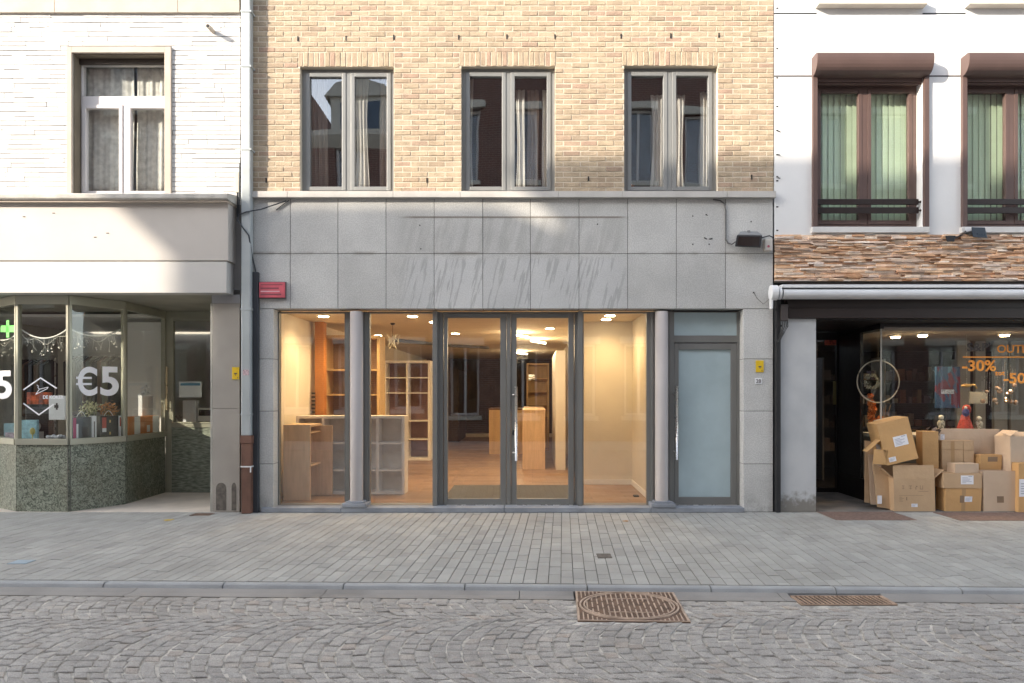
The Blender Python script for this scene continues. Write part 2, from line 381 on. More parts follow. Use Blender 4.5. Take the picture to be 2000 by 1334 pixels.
# ------------------------------------------------------------------ ground
def YK(x): return -3.19 - .0255*x
XL, XR = -11.0, 11.0
ZR = -.035
g = MB(); g.quad((-60,-40,-.16),(60,-40,-.16),(60,40,-.16),(-60,40,-.16)); struct('ground', g, GROUT)
g = MB(); g.quad((XL,YK(XL),-.008),(XR,YK(XR),-.008),(XR,.35,-.008),(XL,.35,-.008)); g.box(XL,XR,-2.9,-.02,-.14,-.02)
struct('pavement_bed', g, PAVJ)
# pavers
def stone(mb, c, zt, bev, tilt=0.0, h=.03, dome=0.0):
    """c: four corners (ccw, xy); top slightly inset"""
    cx = sum(p[0] for p in c)/4; cy = sum(p[1] for p in c)/4
    tx, ty = R.uniform(-tilt, tilt), R.uniform(-tilt, tilt)
    zz = lambda p: zt + (p[0]-cx)*tx + (p[1]-cy)*ty
    out = [(p[0], p[1], zz(p)-bev*.9) for p in c]; low = [(p[0], p[1], zt-h) for p in c]
    top = []
    for p in c:
        d = math.hypot(p[0]-cx, p[1]-cy) or 1; k = 1-bev*1.4/d
        q = (cx+(p[0]-cx)*k, cy+(p[1]-cy)*k); top.append((*q, zz(q)))
    vs = low + out + top; fs = []
    for i in range(4):
        j = (i+1) % 4; fs += [(i,j,4+j,4+i), (4+i,4+j,8+j,8+i)]
    if dome:
        vs.append((cx+R.uniform(-.01,.01), cy+R.uniform(-.01,.01), zt+dome)); fs += [(8+i, 8+(i+1)%4, 12) for i in range(4)]
    else: fs.append((8,9,10,11))
    mb.add(vs, fs)
g = MB(); pw = .1
i0 = int((XL-.4)/pw); i1 = int((XR+.4)/pw)
holes_p = []
for i in range(i0, i1):
    y = .06 + R.uniform(0, .2); 
    while True:
        ln = R.choice((.13,.17,.2,.22,.24,.28,.32)); y2 = y-ln
        xm = i*pw; lim = YK(xm) + .010
        last = y2 < lim + .07
        if last: y2 = lim
        sh = lambda yy: .0455*(yy+1.5)
        gq = .0042; xa, xb = i*pw+.0018+R.uniform(0,.0016), (i+1)*pw-.0018-R.uniform(0,.0016)
        ya, yb = y-gq, y2+gq
        if ya > -.004 and yb > -.004: pass
        else:
            ya = min(ya, -.004)
            stone(g, [(xa+sh(yb), yb), (xb+sh(yb), yb - (.0255*pw if last else 0)), (xb+sh(ya), ya), (xa+sh(ya), ya)], R.uniform(-.0015,.0015), .0028, .006)
        y = y2
        if last: break
struct('pavement', g, PAVER)
# kerb + gutter
g = MB(); x = XL
while x < XR:
    x2 = x + .952; a, b = x+.004, x2-.004
    prof = lambda xx: [(YK(xx)-.006, -.12), (YK(xx)-.006, -.001), (YK(xx)-.060, -.001), (YK(xx)-.072, -.009), (YK(xx)-.085, ZR), (YK(xx)-.085, -.12)]
    pa, pb = prof(a), prof(b); n = len(pa)
    g.add([(a,*p) for p in pa]+[(b,*p) for p in pb], [(i,(i+1)%n,(i+1)%n+n,i+n) for i in range(n)]+[tuple(range(n)), tuple(range(n,2*n))[::-1]])
    x = x2
struct('kerb', g, KERBM, bevel=.003)
DG = (2.30, -3.50, .70, .215)
g = MB(); x = XL+.4
while x < XR:
    x2 = x+1.5
    for lo, hi in ((.315, 1.075), (DG[0]-DG[2]/2, DG[0]+DG[2]/2)):
        if x < lo < x2: x2 = lo
        if lo-.001 <= x < hi: x = hi; x2 = max(x2, x+.8)
    a, b = x+.003, x2-.003
    vs = []
    for xx in (a, b):
        y0 = YK(xx)-.088; vs += [(xx,y0,ZR+.004),(xx,y0-.09,ZR-.006),(xx,y0-.205,ZR+.002),(xx,y0-.205,-.12),(xx,y0,-.12)]
    g.add(vs, [(0,1,6,5),(1,2,7,6),(2,3,8,7),(3,4,9,8),(4,0,5,9),(0,4,3,2,1),(5,6,7,8,9)]); x = x2
struct('gutter', g, GUTM)
# road of setts laid in segmental arcs
MH = (.695, -3.635, .755, .665, rad(-2.2))      # manhole centre, size, turn
def in_mh(x, y, m=.03):
    dx, dy = x-MH[0], y-MH[1]; c, s = math.cos(-MH[4]), math.sin(-MH[4]); u, v = dx*c-dy*s, dx*s+dy*c
    return abs(u) < MH[2]/2+m and abs(v) < MH[3]/2+m
DG = (2.30, -3.50, .70, .215)
g = MB(); pitch = .092
LW = 1.02; hw = LW/2; Rr = hw/math.sin(rad(47))
for lane in range(-1, 6):
    yc = -4.42 + LW*1.0 - lane*LW + .0
    off = (lane % 2)*.4
    n0 = int((XL-1)/pitch); n1 = int((XR+1)/pitch)
    for n in range(n0, n1):
        th = -rad(47); wob = R.uniform(-.006,.006)
        while th < rad(47)-.02:
            size = R.uniform(.074,.102); dth = size/Rr; t2 = th+dth
            if t2 > rad(47)-.05: t2 = rad(47)
            xc = n*pitch + off + Rr + wob
            def P(t, w): return (xc - Rr*math.cos(t) + w, yc + Rr*math.sin(t))
            gg = .0075; dt = gg/Rr*.7
            a = P(th+dt, gg); b = P(th+dt, pitch-gg*.4); c = P(t2-dt, pitch-gg*.4); d = P(t2-dt, gg)
            mx, my = (a[0]+c[0])/2, (a[1]+c[1])/2
            lim = YK(mx)-.30
            if max(a[1], c[1]) < lim+.0 and min(a[1],c[1]) > -8.75 and XL < mx < XR and not in_mh(mx, my, .038) and not (abs(mx-DG[0]) < DG[2]/2+.03 and my > DG[1]-.16):
                q = [(p[0]+R.uniform(-.009,.009), p[1]+R.uniform(-.008,.008)) for p in (a, d, c, b)][::-1]
                stone(g, q, ZR+R.uniform(-.005,.003), R.uniform(.0035,.007), .05, .06, R.uniform(.0,.003))
            th = t2
# straight course along the gutter
x = XL
while x < XR:
    w = R.uniform(.09,.15)
    yk = YK(x)-.298
    if not in_mh(x+w/2, yk-.04, .06) and not (abs(x+w/2-DG[0]) < DG[2]/2+.05):
        stone(g, [(x+.004,yk-.088),(x+w-.004,yk-.088-.0255*w),(x+w-.004,yk-.0255*w),(x+.004,yk)], ZR+R.uniform(-.004,.003), .008, .03, .06, .003)
    x += w
struct('road', g, COBBLE)
g = MB(); g.quad((XL,-8.85,ZR-.0085),(XR,-8.85,ZR-.0085),(XR,YK(XR)-.28,ZR-.0085),(XL,YK(XL)-.28,ZR-.0085)); struct('road_joint_sand', g, GROUT)
g = MB(); g.box(-45,30,-12.0,-8.95,-.15,0); g.box(-45,30,-8.95,-8.85,-.15,.004); struct('far_pavement', g, KERBM)
g = MB(); g.box(-45,XL,-8.85,0,-.15,-.03); g.box(XR,30,-8.85,0,-.15,-.03); struct('road_beyond', g, GUTM)

# ------------------------------------------------------------------ manhole cover and drain
ZR0 = ZR; ZR = ZR-.002
def rotpt(x, y): 
    c, s = math.cos(MH[4]), math.sin(MH[4]); return (MH[0]+x*c-y*s, MH[1]+x*s+y*c)
MHM = Matrix.Translation((MH[0], MH[1], 0)) @ Matrix.Rotation(MH[4], 4, 'Z')
t = thing('manhole_cover', 'square rusty iron manhole cover with a ribbed round lid set in the cobbles', 'manhole cover', (MH[0],MH[1],ZR))
m = MB(); w, h = MH[2]/2, MH[3]/2; m.box(-w,w,-h,h,ZR-.04,ZR+.001,MHM); m.build('frame_plate', RUSTY, t)
m = MB()
for k in range(25):
    x = -w+.012+k*(2*w-.024)/24
    for y0, y1 in ((-h+.01, -h+.10), (h-.10, h-.01)):
        a = abs(x)/ (w); 
        yy = math.sqrt(max(0, 1-(x/(w-.01))**2))*(h-.015)
        if y0 > 0: s0, s1 = max(yy+.03, -1), h-.008
        else: s0, s1 = -h+.008, -max(yy+.03, -1)
        if s1-s0 > .01: m.box(x-.004, x+.004, s0, s1, ZR+.0012, ZR+.008, MHM)
m.frame(-w, w, -h, h, .012, .012, 0, 0, 0, 0) if False else None
for a in ((-w,w,-h,-h+.01),(-w,w,h-.01,h)): m.box(a[0],a[1],a[2],a[3],ZR+.0013,ZR+.007,MHM)
for a in ((-w,-w+.01,-h+.01,h-.01),(w-.01,w,-h+.01,h-.01)): m.box(a[0],a[1],a[2],a[3],ZR+.0013,ZR+.007,MHM)
m.build('corner_ribs', RUSTL, t)
ea, eb = w-.02, h-.015
def ell(m, a, b, wd, z0, z1, n=48):
    vs = []; fs = []
    for k in range(n):
        q = 2*math.pi*k/n
        for rr, z in ((0,z0),(0,z1),(wd,z1),(wd,z0)):
            vs.append(MHM @ Vector(((a-rr)*math.cos(q), (b-rr)*math.sin(q), z)))
    for k in range(n):
        for i in range(4): fs.append((k*4+i, k*4+(i+1)%4, ((k+1)%n)*4+(i+1)%4, ((k+1)%n)*4+i))
    m.add(vs, fs)
m = MB(); ell(m, ea, eb, .012, ZR+.0014, ZR+.012); ell(m, ea-.03, eb-.026, .010, ZR+.0014, ZR+.011)
lid = m.build('lid', RUSTL, t)
m = MB()
for k in range(17):
    x = -.30+k*.0375; L_ = math.sqrt(max(0, 1-(x/(ea-.045))**2))*(eb-.04)
    if L_ < .03: continue
    segs = [(-L_, L_)]
    if k % 2 == 0 and L_ > .15: segs = [(-L_, -.17), (-.14, -.02), (.02, .14), (.17, L_)]
    elif L_ > .12: segs = [(-L_, -.09), (-.06, .06), (.09, L_)]
    for a, b in segs:
        if b > a: m.box(x-.0045, x+.0045, a, b, ZR+.0012, ZR+.009, MHM)
for s in (-1, 1): m.box(-.16, .16, s*.155-.005, s*.155+.005, ZR+.0012, ZR+.0085, MHM)
m.build('rib', RUSTL, lid)
t = thing('drain_grate', 'narrow rusty drain grate with slanting slots in the gutter', 'drain grate', (DG[0],DG[1],ZR))
m = MB(); m.box(DG[0]-DG[2]/2, DG[0]+DG[2]/2, DG[1]-DG[3]/2, DG[1]+DG[3]/2, ZR-.02, ZR-.005); m.build('pit', PITB, t)
m = MB(); m.frame(0,0,0,0,0,0,0,0,0,0) if False else None
x0, x1, y0, y1 = DG[0]-DG[2]/2, DG[0]+DG[2]/2, DG[1]-DG[3]/2, DG[1]+DG[3]/2
m.box(x0,x1,y0,y0+.014,ZR-.004,ZR+.004); m.box(x0,x1,y1-.014,y1,ZR-.004,ZR+.004); m.box(x0,x0+.014,y0+.014,y1-.014,ZR-.004,ZR+.004); m.box(x1-.03,x1,y0+.014,y1-.014,ZR-.004,ZR+.004)
for k in range(19):
    x = x0+.03+k*.0345
    m.prism([(x,y0+.014),(x+.012,y0+.014),(x+.012-.02,y1-.014),(x-.02,y1-.014)], ZR-.004, ZR+.0035, 'z')
m.build('slatted_grate', mat('rust_brown_grate', (.34,.235,.165), .7, var=.25, vs=9), t)

ZR = ZR0
# ------------------------------------------------------------------ small marks and covers on the pavement
def patch(name, px, py, w, d, matl, label, cat, z=.003, blob=False):
    dist = F0*1.5/(py-PY0); X = (px-PX0)*dist/F0; Y = dist-D0; m = MB()
    if blob:
        for _ in range(9):
            a = R.uniform(0, 6.28); r = R.uniform(0, .5); cx, cy = X+math.cos(a)*r*w*.8, Y+math.sin(a)*r*d*.8
            s = R.uniform(.15, .3); pts = [(cx+math.cos(k)*w*s*R.uniform(.6,1), cy+math.sin(k)*d*s*R.uniform(.6,1)) for k in (0,.9,1.8,2.7,3.6,4.5,5.4)]
            m.prism(pts, z+.0002*_, z+.001+.0002*_, 'z')
    else: m.box(X-w/2, X+w/2, Y-d/2, Y+d/2, z-.01, z+.002)
    return m.build(name, matl, None, label, cat)
YPAINT = mat('worn_yellow_paint', (.50,.36,.08), .8, var=.2, vs=30)
patch('paint_mark', 330, 1016, .16, .16, YPAINT, 'patch of worn yellow spray paint on the pavers before the left shop door', 'paint mark', blob=True)
patch('paint_mark', 1224, 1018, .10, .13, mat('rust_paint', (.30,.17,.07), .8, var=.3, vs=30), 'small rust brown spray mark on the pavers below the tall cream-lit window', 'paint mark', blob=True)
patch('service_cover', 395, 1005, .24, .16, RUSTY, 'small rusty service cover in the pavers at the foot of the granite pillar', 'service cover')
t = patch('service_cover', 1180, 1086, .13, .16, mat('dark_iron_cover', (.12,.105,.09), .8, var=.3, vs=30), 'small dark iron cover in the middle of the pavement', 'service cover')
t = patch('service_cover', 42, 1098, .16, .13, mat('blue_grey_cover', (.30,.37,.42), .6, var=.1), 'small blue-grey metal cover in the pavers near the left kerb', 'service cover')
m = MB()
for ex in ((1585,1700,1752),(1822,2010,2060)):
    pass
def dmat(px0, px1, py0, py1, label, sh=0):
    d0, d1 = F0*1.5/(py0-PY0), F0*1.5/(py1-PY0)
    m = MB(); xa, xb = (px0-PX0)*d0/F0, (px1-PX0)*d0/F0
    m.box(xa, xb, d1-D0, d0-D0, -.01, .004); m.build('floor_mat', mat('brown_coir_mat', (.20,.13,.10), .95, var=.2, vs=20, bump=.6, bs=200, fine=.2, fs=150), None, label, 'mat')
dmat(1590, 1737, 998, 1016, 'worn brown mat on the pavement in front of the dark shop doorway')
dmat(1822, 2080, 1001, 1017, 'worn brown mat on the pavement in front of the row of cartons')
m = MB(); m.tube([(PX(1212), -.035, .0), (PX(1213), -.037, .045)], .008, 6); m.build('chalk_stub', YPAINT, None, 'tiny yellow paint blob on the bluestone threshold', 'paint mark')

# ------------------------------------------------------------------ BRICK BUILDING
XA, XB = PX(492), PX(1511)
bb = thing('brick_building', 'buff brick building with grey stone shopfront, lit shop and three upper windows', 'building', ((XA+XB)/2, 0, 0))
ZS0, ZS1 = PZ(388), PZ(376)
WINS = [(PX(586), PX(769), PZ(374), PZ(130)), (PX(901), PX(1084), PZ(374), PZ(129)), (PX(1219), PX(1402), PZ(372), PZ(128))]
WINS = [(a, b, ZS1-.002, d) for a, b, c, d in WINS]
ZT = 7.7
m = MB(); m.wall(XA, XB, ZS0, ZT+1.2, WINS, .0035, .30); m.build('mortar_wall', MORTAR, bb)
# bricks
m = MB(); ch = .0655; bl = .2135; jt = .0095
SOLD = [(a-.03, b+.01, d, d+.185) for a, b, c, d in WINS]
def one_brick(m, x0, x1, z0, z1, dep=None):
    if x1-x0 < .02: return
    y = R.uniform(-.004, .002); j = lambda: R.uniform(-.002, .002)
    a = .005
    o = [(x0+j(), z0+j()), (x1+j(), z0+j()), (x1+j(), z1+j()), (x0+j(), z1+j())]
    inn = [(x0+a, z0+a), (x1-a, z0+a), (x1-a, z1-a), (x0+a, z1-a)]
    vs = [(p[0], .010, p[1]) for p in o] + [(p[0], y+.004, p[1]) for p in o] + [(p[0]+j()*.7, y+R.uniform(-.0015,.0015), p[1]+j()*.7) for p in inn]
    fs = []
    for i in range(4):
        k = (i+1) % 4; fs += [(i, k, 4+k, 4+i), (4+i, 4+k, 8+k, 8+i)]
    fs.append((8,9,10,11)); m.add(vs, fs)
z = ZS1+.004; row = 0
blk = WINS + SOLD
while z < ZT:
    z1 = z+ch-jt; x = XA - (bl/2 if row % 2 else 0) - .02
    zm = (z+z1)/2
    cuts = sorted([(h[0], h[1]) for h in blk if h[2]-.012 < zm < h[3]+.012])
    while x < XB:
        segs = [(max(x, XA)+.0, min(x+bl-jt, XB))]
        for c0, c1 in cuts:
            ns = []
            for a, b in segs:
                if b <= c0 or a >= c1: ns.append((a, b))
                else:
                    if a < c0: ns.append((a, c0))
                    if b > c1: ns.append((c1, b))
            segs = ns
        for a, b in segs: one_brick(m, a, b, z, z1)
        x += bl
    z += ch; row += 1
for a, b, c, d in SOLD:
    n = int((b-a)/.066); w = (b-a)/n
    for k in range(n): one_brick(m, a+k*w+.004, a+(k+1)*w-.004, c+.002, d-.006)
m.build('brickwork', BRICK, bb)
# brick reveals (sides of the openings)
m = MB()
# weep holes
for (px, py) in ((582,76),(676,75),(769,73),(896,73),(990,72),(1084,72),(1213,71),(1310,70),(1404,69),(520,352),(834,352),(1149,349),(1468,346)):
    X, Z = PX(px), PZ(py); m = MB(); m.box(X-.008, X+.008, -.0065, .0, Z-.03, Z+.03); m.build('weep_hole', BLACKF, bb)
# continuous stone sill
m = MB(); xs = [XA-.02, PX(565), PX(770), PX(900), PX(1090), PX(1215), PX(1418), XB+.01]
for a, b in zip(xs, xs[1:]): m.box(a+.0015, b-.0015, -.065, .30, ZS0, ZS1)
m.build('stone_sill', mat('pale_sill_stone', (.50,.485,.455), .75, var=.08, vs=4, fine=.06, bump=.2, bs=90, bdist=.002), bb, bevel=.003)
# upper windows
for (a, b, c, d) in WINS:
    y = .08; m = MB(); m.frame(a, b, c+.002, d, .05, .05, .045, .045, y, y+.07)
    mid = (a+b)/2; m.box(mid-.03, mid+.03, y-.006, y+.07, c+.047, d-.045)
    w = m.build('window', ALUB, bb, bevel=.003)
    for s0, s1 in ((a+.05, mid-.03), (mid+.03, b-.05)):
        q = MB(); q.frame(s0+.001, s1-.001, c+.048, d-.046, .05, .05, .05, .05, y-.014, y+.055); q.build('sash', ALUB, w, bevel=.004)
        q = MB(); q.box(s0+.045, s1-.045, y+.02, y+.028, c+.09, d-.09); q.build('pane', GLASSW, w)
# stone cladding
m = MB()
cols = [XA+.0] + [PX(p) for p in (567,660,754,848,943,1036,1131,1226,1321,1417)] + [XB-.005]
OPX0, OPX1 = PX(534), PX(1452)
for r0, r1 in ((PZ(495), ZS0), (PZ(603), PZ(495))):
    for a, b in zip(cols, cols[1:]):
        m.box(a+.003, b-.003, R.uniform(-.0015,.0015), .20, r0+.003, r1-.003)
zj = [.0, PZ(906), PZ(803), PZ(701), PZ(603)]
for a, b in zip(zj, zj[1:]):
    m.box(XA+.003, OPX0, R.uniform(-.001,.001), .20, a+.003, b-.003); m.box(OPX1, XB-.008, R.uniform(-.001,.001), .20, a+.003, b-.003)
m.build('stone_cladding', CLAD, bb, bevel=.004)
m = MB(); m.box(XA, XB-.01, .006, .28, PZ(603)+.006, ZS0-.002); m.box(XA, OPX0-.006, .006, .28, 0, PZ(603)); m.box(OPX1+.006, XB-.01, .006, .28, 0, PZ(603)); m.build('joint_backing', JOINT, bb)
m = MB()
for px, py in ((820,440),(822,486),(1167,438),(1353,422),(1353,477),(1385,477),(1467,433),(1472,571)): m = MB(); m.tube([(PX(px), -.004, PZ(py)), (PX(px), .002, PZ(py))], .009, 8); m.build('drill_hole', BLACKF, bb)
for px, py in ((1381,420),(1376,465),(1386,467)):
    for _ in range(4): m = MB(); m.tube([(PX(px+R.uniform(-6,6)), -.0035, PZ(py+R.uniform(-2,2))), (PX(px), .002, PZ(py))], .006, 6); m.build('drill_hole', BLACKF, bb)
# threshold
m = MB(); xs = [OPX0-.14, PX(668), PX(985), PX(1270), PX(1452)]
for a, b in zip(xs, xs[1:]): m.box(a+.002, b-.002, -.05, .34, .0015, .062)
m.build('threshold_slab', BLUESTONE, bb, bevel=.006)
# round columns and plinths
for c in (PX(697.5, .1), PX(1291.5, .1)):
    m = MB(); prof = [(.088, .10), (.088, .102), (.083, .12), (.083, PZ(607)-.002)]; m.lathe(prof, c, .075, 28); cl = m.build('column', PINKCOL, bb, smooth=True)
    cl.data.polygons[-1].use_smooth = False
    m = MB(); m.box(c-.155, c+.155, -.06, .2, .0625, .115); m.box(c-.11, c+.11, -.035, .18, .1155, .135); m.build('plinth', BLUESTONE, cl, bevel=.008)
# shop front
Y1 = .15
def X_(p): return PX(p, Y1)
ztop = PZ(606) + .0; zb = .063
def fixed(name, l, gl, gr, r, gy0=610, gy1=986, y=Y1):
    m = MB(); m.frame(X_(l), X_(r), zb, ztop, X_(gl)-X_(l), X_(r)-X_(gr), PZ(gy1,Y1)-zb, max(.02, ztop-PZ(gy0,Y1)), y, y+.07)
    w = m.build(name, ALU, bb, bevel=.003)
    q = MB(); q.box(X_(gl)-.01, X_(gr)+.01, y+.03, y+.038, PZ(gy1,Y1)-.01, PZ(gy0,Y1)+.008); q.build('pane', GLASS, w); return w
fixed('shop_window', 534, 545, 673, 686); fixed('shop_window', 708, 722, 846, 858); fixed('shop_window', 1130, 1140, 1263, 1279)
for a, b in ((846, 855), (1128, 1137)): m = MB(); m.box(X_(a), X_(b), Y1-.06, Y1-.001, zb, ztop); m.build('mullion_fin', ALU, bb, bevel=.003)
for a, b in ((677, 683), (712, 718), (1271,1276), (1306,1312)): m = MB(); m.box(X_(a), X_(b), Y1-.02, Y1-.001, zb, ztop); m.build('cover_strip', ALU, bb, bevel=.003)
# double door
df = MB(); df.frame(X_(858), X_(1130), zb, ztop, X_(866)-X_(858), X_(1130)-X_(1122), .03, ztop-PZ(612,Y1), Y1+.01, Y1+.09)
frd = df.build('door_frame', ALU, bb, bevel=.003)
def leaf(l, gl, gr, r, gy0, gy1, y, gm=GLASS, z0=None, z1=None, name='door'):
    z0 = z0 or PZ(990, Y1); z1 = z1 or PZ(612, Y1)
    m = MB(); m.frame(X_(l), X_(r), z0+.006, z1-.004, X_(gl)-X_(l), X_(r)-X_(gr), PZ(gy1,Y1)-z0, z1-PZ(gy0,Y1), y, y+.06)
    d = m.build(name, ALU, bb, bevel=.004)
    q = MB(); q.box(X_(gl)-.008, X_(gr)+.008, y+.025, y+.034, PZ(gy1,Y1)-.008, PZ(gy0,Y1)+.008); q.build('pane', gm, d)
    return d
d1 = leaf(867, 874, 977, 989, 620, 975, Y1); d2 = leaf(998, 1009, 1110, 1121, 620, 975, Y1)
q = MB(); q.box(X_(989.5), X_(997.5), Y1-.012, Y1+.05, PZ(990,Y1)+.006, PZ(612,Y1)-.004); q.build('meeting_stile', ALU, d1, bevel=.003)
q = MB(); q.box(X_(869), X_(1119), Y1-.02, Y1-.001, PZ(988,Y1), PZ(985.5,Y1)); q.build('drip_strip', STEEL, frd)
def pull(parent, px, py0, py1, so_px, name='handle'):
    yb = Y1-.06; q = MB(); X = PX(px, yb); q.tube([(X, yb, PZ(py1,yb)), (X, yb, PZ(py0,yb))], .017, 14)
    for f in (.11, .89):
        z = PZ(py0+(py1-py0)*f, yb); q.tube([(X, yb, z), (PX(so_px, Y1), yb+.005, z), (PX(so_px, Y1), Y1+.003, z)], .009, 8)
    q.build(name, STEEL, parent, smooth=True)
pull(d2, 1008, 755, 900, 1002)
q = MB(); q.tube([(X_(1003), Y1-.012, PZ(846,Y1)), (X_(1003), Y1+.001, PZ(846,Y1))], .018, 12); q.box(X_(1003)-.012, X_(1003)+.012, Y1-.016, Y1-.012, PZ(850,Y1), PZ(840,Y1)); q.build('lock', BLACK, d2)
# side door with frosted glass
m = MB(); m.frame(X_(1303), X_(1446), zb, ztop, X_(1317)-X_(1303), X_(1446)-X_(1440), .0, ztop-PZ(610,Y1), Y1+.005, Y1+.085)
m.box(X_(1317), X_(1440), Y1+.005, Y1+.085, PZ(669,Y1), PZ(655,Y1)); fr2 = m.build('door_frame', ALU, bb, bevel=.003)
m = MB(); m.box(X_(1446)+.001, OPX1-.001, Y1+.01, Y1+.2, zb, ztop); m.build('filler_strip', ALU, fr2)
q = MB(); q.box(X_(1316), X_(1441), Y1+.03, Y1+.04, PZ(656,Y1), PZ(609,Y1)); q.build('transom_pane', FROST, fr2)
d3 = leaf(1317.5, 1326, 1428, 1439.5, 682, 972, Y1+.01, FROST, PZ(990,Y1), PZ(670,Y1))
pull(d3, 1322, 754, 898, 1316)
q = MB(); q.box(X_(1318), X_(1439), Y1-.012, Y1+.009, PZ(989.5,Y1), PZ(986,Y1)); q.build('drip_strip', STEEL, d3)
# inside
HC = 2.63
XI = 1.58
q = MB(); q.box(-3.52, XI+.02, .34, 14.2, -.02, .05); q.build('shop_floor', WOODF, bb)
q = MB(); q.box(-3.52, XI+.02, .3, 14.2, HC, HC+.1); q.build('shop_ceiling', CEILC, bb)
q = MB(); q.box(-3.60, -3.52, .24, 14.2, .05, HC); q.box(XI, XI+.06, .24, 2.2, .05, HC); q.box(.82, XI, 2.2, 2.3, .05, HC); q.box(.82, .9, 2.3, 14.2, .05, HC); q.box(-3.52, XI, .24, .3, PZ(603)+.02, HC)
q.build('shop_walls', WALLC, bb)
q = MB(); q.box(.82, XI-.015, 2.185, 2.199, .05, .13); q.box(XI-.014, XI-.001, .3, 2.199, .05, .13); q.build('skirting_board', WLAM, bb)
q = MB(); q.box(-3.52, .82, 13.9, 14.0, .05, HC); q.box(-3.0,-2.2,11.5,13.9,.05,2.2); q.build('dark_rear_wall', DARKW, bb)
q = MB(); q.box(-3.52, .82, 13.75, 13.89, .05, .16); q.build('rear_step', WALLC, bb)
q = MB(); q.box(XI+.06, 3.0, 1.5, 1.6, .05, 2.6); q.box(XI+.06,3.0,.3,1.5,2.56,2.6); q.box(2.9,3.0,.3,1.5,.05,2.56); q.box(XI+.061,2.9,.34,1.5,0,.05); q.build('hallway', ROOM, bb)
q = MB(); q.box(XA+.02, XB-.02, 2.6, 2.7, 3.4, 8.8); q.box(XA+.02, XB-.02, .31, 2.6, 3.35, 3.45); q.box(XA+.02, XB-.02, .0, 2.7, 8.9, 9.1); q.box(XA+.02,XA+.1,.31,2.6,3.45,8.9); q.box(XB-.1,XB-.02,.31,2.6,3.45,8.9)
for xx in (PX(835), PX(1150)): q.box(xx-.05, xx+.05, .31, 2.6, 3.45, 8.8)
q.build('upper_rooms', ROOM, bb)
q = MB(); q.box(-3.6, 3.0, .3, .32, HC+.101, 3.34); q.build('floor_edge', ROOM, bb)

# curtains
def curtain(px0, px1, py0, py1, matl, label, Y=.33, wv=.022, amp=.012, pinch=0, group=None):
    x0, x1 = PX(px0, Y), PX(px1, Y); z0, z1 = PZ(py1, Y), PZ(py0, Y); n = max(10, int((x1-x0)/.006)); k = 16; m = MB(); vs = []; fs = []
    ph = [R.uniform(0, 6.28) for _ in range(4)]
    for j in range(k+1):
        f = j/k; z = z0+(z1-z0)*f
        for i in range(n+1):
            u = i/n; xx = x0+(x1-x0)*((u-.5)*(1-pinch*math.sin(math.pi*f))+.5) + .006*math.sin(ph[0]+f*5)
            yy = Y + amp*math.sin(u*(x1-x0)/wv*2.2+ph[1]+.6*math.sin(f*3+ph[2])) + amp*.5*math.sin(u*(x1-x0)/wv*5.1+ph[3]+f)
            vs.append((xx, yy, z))
    for j in range(k):
        for i in range(n): fs.append((j*(n+1)+i, j*(n+1)+i+1, (j+1)*(n+1)+i+1, (j+1)*(n+1)+i))
    m.add(vs, fs); m.build('curtain', matl, None, label, 'curtain', group, smooth=True, solid=.002)
curtain(603, 640, 150, 371, VOILEB, 'brown curtain gathered at the left edge of the left brick-wall window')
curtain(694, 722, 150, 371, VOILE, 'thin white curtain hanging in the right sash of the left brick-wall window', pinch=.3)
curtain(742, 764, 150, 371, VOILEB, 'brown curtain at the right edge of the left brick-wall window')
curtain(908, 925, 148, 371, VOILE, 'narrow pale curtain at the left edge of the middle brick-wall window', pinch=.4)
curtain(1008, 1026, 176, 371, VOILE, 'white curtain strip just right of the mullion in the middle brick-wall window', pinch=.2)
curtain(1058, 1074, 176, 371, VOILE, 'white curtain strip at the right edge of the middle brick-wall window', pinch=.1)
curtain(1030, 1052, 176, 371, VOILEB, 'brown curtain between two white strips in the middle brick-wall window')
curtain(1270, 1302, 186, 371, VOILE, 'pale curtain at the left of the mullion in the right brick-wall window', pinch=.3)
curtain(1316, 1338, 186, 371, VOILE, 'pale curtain at the right of the mullion in the right brick-wall window', pinch=.4)
curtain(1366, 1392, 180, 371, VOILE, 'wide white curtain at the right edge of the right brick-wall window', pinch=.25)
# things on the sill behind the right window
POTM = mat('terracotta_orange', (.55,.16,.03), .7, var=.15); LEAF = mat('leaf_green', (.07,.13,.04), .7, var=.3, vs=40)
def leaves(m, c, r, n, s, sz=1.0):
    for _ in range(n):
        v = Vector((R.gauss(0,1), R.gauss(0,1), R.gauss(0,1)*sz)).normalized()*r*R.uniform(.3,1); p = Vector(c)+v
        a = Vector((R.gauss(0,1),R.gauss(0,1),R.gauss(0,1))).normalized(); b = a.orthogonal().normalized(); q = a.cross(b)
        m.quad(p-b*s, p+q*s*.5, p+b*s, p-q*s*.5)
t = thing('flower_pot', 'small orange flower in a pot behind the right brick-wall window', 'flower pot', (PX(1232,.24), .24, ZS1))
m = MB(); m.lathe([(.03,ZS1+.001),(.04,ZS1+.06),(.044,ZS1+.065)], PX(1232,.24), .24, 14); m.build('pot', WHITEP, t)
m = MB(); m.tube([(PX(1232,.24),.24,ZS1+.06),(PX(1232,.24),.24,ZS1+.12)], .005, 6); leaves(m,(PX(1240,.24),.24,ZS1+.08),.05,30,.014); m.build('leaves', LEAF, t)
m = MB(); leaves(m, (PX(1232,.24), .24, ZS1+.15), .045, 60, .02); m.build('flower_head', POTM, t)
m = MB(); leaves(m,(PX(1250,.24),.24,ZS1+.05),.05,50,.012); m.build('small_plant', LEAF, None, 'low green leafy plant behind the right brick-wall window', 'plant')

